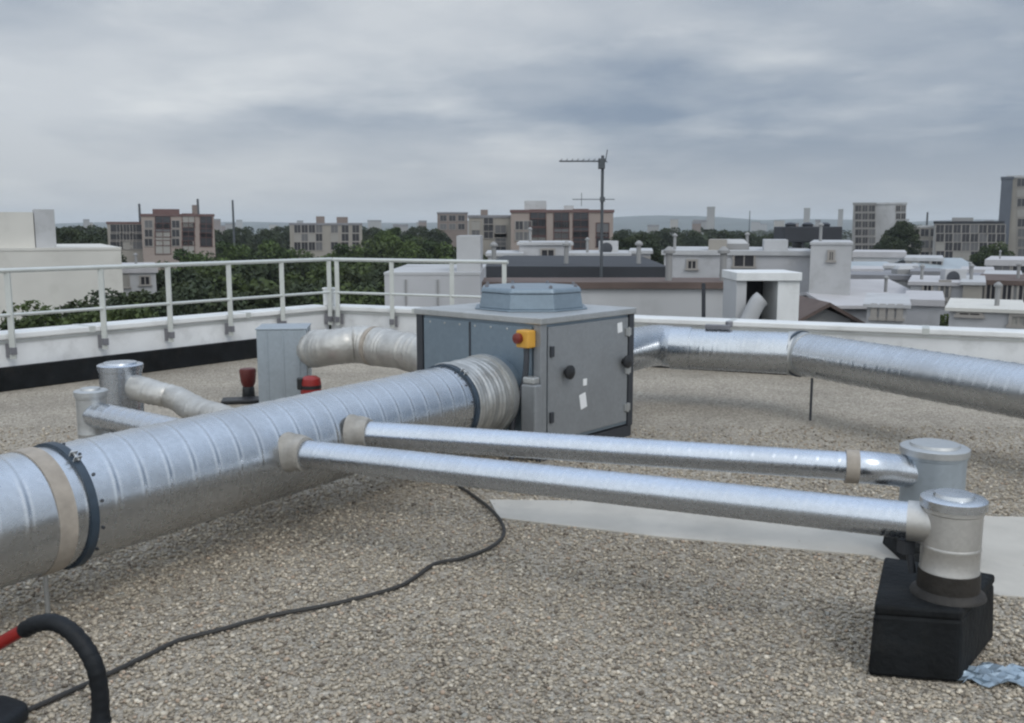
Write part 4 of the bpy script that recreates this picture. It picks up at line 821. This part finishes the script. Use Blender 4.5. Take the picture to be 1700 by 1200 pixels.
def clutter(kind, px, py, d, label, group):
    p = gy(px, py, d)
    if kind == 'pipe': 
        m = MB(); m.tube([p-Vector((0, 0, 0.3)), p+Vector((0, 0, 0.55))], 0.07, 10); m.lathe(p+Vector((0, 0, 0.55)), [(0.12, 0), (0.12, 0.06), (0.03, 0.14), (0, 0.14)], 12)
        tag(m.build('vent_pipe', MT['b_grey'], smooth=True), label, 'vent pipe', group)
    elif kind == 'skylight':
        m = MB(); m.prism([(p.x-0.6, p.y-0.5), (p.x+0.6, p.y-0.5), (p.x+0.6, p.y+0.5), (p.x-0.6, p.y+0.5)], p.z-0.4, p.z+0.22)
        r_ = thing('skylight', (p.x, p.y, p.z-0.4), label, 'skylight', group); m.build('curb', MT['b_grey'], r_)
        m = MB(); m.prism([(p.x-0.56, p.y-0.46), (p.x+0.56, p.y-0.46), (p.x+0.56, p.y+0.46), (p.x-0.56, p.y+0.46)], p.z+0.22, p.z+0.42, [(p.x-0.4, p.y-0.3), (p.x+0.4, p.y-0.3), (p.x+0.4, p.y+0.3), (p.x-0.4, p.y+0.3)]); m.build('dome', MT['b_pale'], r_)
    else:
        r_ = thing('cooling_unit', (p.x, p.y, p.z-0.3), label, 'cooling unit', group)
        MB().box((p.x, p.y, p.z+0.1), (0.95, 0.5, 0.8)).build('casing', MT['b_pale'], r_, bevel=0.02)
        MB().lathe((p.x-0.12, p.y-0.25, p.z+0.12), [(0.28, 0), (0.30, 0.02), (0.26, 0.03), (0, 0.035)], 16, (0, -1, 0)).build('fan_grille', MT['dark_metal'], r_, True)
CL = (('pipe', 'thin grey vent pipe standing on the pale roofs beyond the parapet', 'vent pipes on the pale roofs'), ('skylight', 'small white domed skylight on the pale roofs beyond the parapet', 'skylights on the pale roofs'), ('unit', 'small pale cooling unit on the roofs beyond the parapet', 'cooling units on the pale roofs'))
for k, px, py, d in ((0, 880, 398, 52), (0, 975, 417, 47), (2, 1010, 416, 48), (0, 1120, 412, 44), (1, 1218, 412, 44), (0, 1240, 410, 44), (0, 1362, 396, 41),
                     (0, 1530, 464, 42), (2, 1582, 465, 42), (0, 1612, 464, 41), (0, 1690, 461, 42), (0, 1470, 484, 40), (0, 1405, 490, 38), (1, 1500, 452, 62), (0, 1395, 452, 62), (0, 1610, 452, 62), (0, 1655, 506, 28),
                     (0, 820, 440, 28), (0, 940, 439, 28), (0, 1060, 438, 28), (0, 1110, 466, 19), (0, 1200, 466, 19), (0, 1660, 428, 84), (0, 226, 440, 54)):
    clutter(CL[k][0], px, py, d, CL[k][1], CL[k][2])
for px0, px1, yt, d, wl, rf_m in ((1418, 1462, 446, 66, 'b_pale', 'rooflilac'), (1470, 1520, 441, 70, 'b_lav', 'b_pale'), (1516, 1556, 450, 58, 'b_pale', 'roofgrey'), (1600, 1645, 447, 64, 'b_lav', 'rooflilac'), (1425, 1470, 474, 48, 'b_grey', 'rooflilac'), (1345, 1385, 478, 46, 'b_lav', 'roofgrey'), (1640, 1690, 455, 50, 'b_pale', 'b_pale'), (1508, 1560, 497, 33, 'b_lav', 'rooflilac')):
    building('low_building', 'small low pale flat roof packed among the others right of the white portal', px0, px1, yt, d, 5, wl, rf_m, roofh=0.22, group='low pale flat roofs right of the portal')
# antenna on the roof behind
an_b = gy(998, 456, 20.5); z_t = gy(998, 258, 20.5).z
an = thing('antenna', (an_b.x, 20.5, an_b.z-0.6), 'dark television antenna on a tall mast against the sky', 'antenna')
MB().tube([Vector((an_b.x, 20.5, an_b.z-1.0)), Vector((an_b.x, 20.5, z_t))], 0.032, 12).build('mast', MT['antenna'], an, True)
zb = gy(998, 268, 20.5).z; xl = gy(928, 267, 20.5).x; xr = gy(1006, 268, 20.5).x
bm_ = MB().bar((xl, 20.42, zb), (xr, 20.42, zb), 0.03, 0.03).build('boom', MT['antenna'], an)
for k in range(9):
    x = xl+0.04+(xr-xl-0.08)*k/8; MB().tube([(x, 20.05, zb+0.02), (x, 20.8, zb+0.02)], 0.008, 6).build('element', MT['antenna'], bm_)
MB().box((xr-0.10, 20.42, zb-0.05), (0.14, 0.12, 0.22)).build('junction_box', MT['antenna'], an, bevel=0.01)
rf_ = MB()
for a in (-1, 1): rf_.bar((xr-0.02, 20.42, zb), (xr+0.02, 20.42, zb+0.24*a if a > 0 else zb-0.02), 0.02, 0.02)
rf_.build('reflector', MT['antenna'], an)
z2 = gy(998, 331, 20.5).z; xl2 = gy(950, 331, 20.5).x; xr2 = gy(1020, 331, 20.5).x
b2 = MB().bar((xl2, 20.44, z2), (xr2, 20.44, z2), 0.016, 0.016).build('lower_boom', MT['antenna'], an)
MB().box((an_b.x, 20.44, z2), (0.10, 0.1, 0.10)).build('clamp', MT['antenna'], an)
MB().bar((gy(965, 331, 20.5).x, 20.44, z2-0.14), (gy(965, 331, 20.5).x, 20.44, z2+0.14), 0.012, 0.012).build('element', MT['antenna'], b2)
pt = MB(); pt.tube([gy(1168, 470, 16.5), gy(1168, 535, 16.5)], 0.035, 10); o = pt.build('drain_pipe', MT['dark_metal'], smooth=True); tag(o, 'thin dark pipe standing against the long low grey building', 'pipe')

# far skyline
for i in range(34):
    d = random.uniform(450, 1500); px = random.uniform(-60, 1760); w = random.uniform(8, 26)
    if 1640 < px: px -= 300
    yt = random.uniform(363, 374)
    building('far_building', 'small hazy building far off on the town skyline', px, px+w, yt, d, 14, random.choice(('b_hazy', 'b_beige', 'b_brown', 'b_grey')), 'roofgrey', group='hazy buildings on the skyline', roofh=1.2)
for px0, px1, yt, d in ((1174, 1187, 343, 700), (1335, 1345, 345, 800), (1392, 1400, 347, 800)):
    building('far_tower', 'slim hazy high rise standing out on the skyline right of the antenna', px0, px1, yt, d, 10, 'b_hazy', 'b_hazy', group='slim high rises on the skyline', roofh=1.0)
for px, yt, d in ((231, 338, 150), (386, 332, 170), (328, 330, 150), (1245, 350, 400), (1540, 352, 200)):
    t_ = gy(px, yt, d); o = MB().tube([Vector((t_.x, d, GROUND)), Vector((t_.x, d, t_.z))], lambda u, k: 0.30-0.006*u, 8).build('lattice_mast', MT['antenna'], smooth=True)
    tag(o, 'thin hazy mast poking above the skyline', 'mast', 'thin masts on the skyline')

# ------------------------------------------------------------------ haze
hz = MB().box((0, 0, 28), (11900, 11900, 2*44)).build('haze', bpy.data.materials.new('haze')); tag(hz, kind='stuff')
hm = hz.data.materials[0]; hm.use_nodes = True; nt = hm.node_tree; nt.nodes.clear()
pv = nt.nodes.new('ShaderNodeVolumePrincipled'); pv.inputs['Color'].default_value = (0.9, 0.95, 1.0, 1); pv.inputs['Density'].default_value = 0.00022; pv.inputs['Anisotropy'].default_value = 0.2
ou = nt.nodes.new('ShaderNodeOutputMaterial'); nt.links.new(pv.outputs[0], ou.inputs['Volume'])
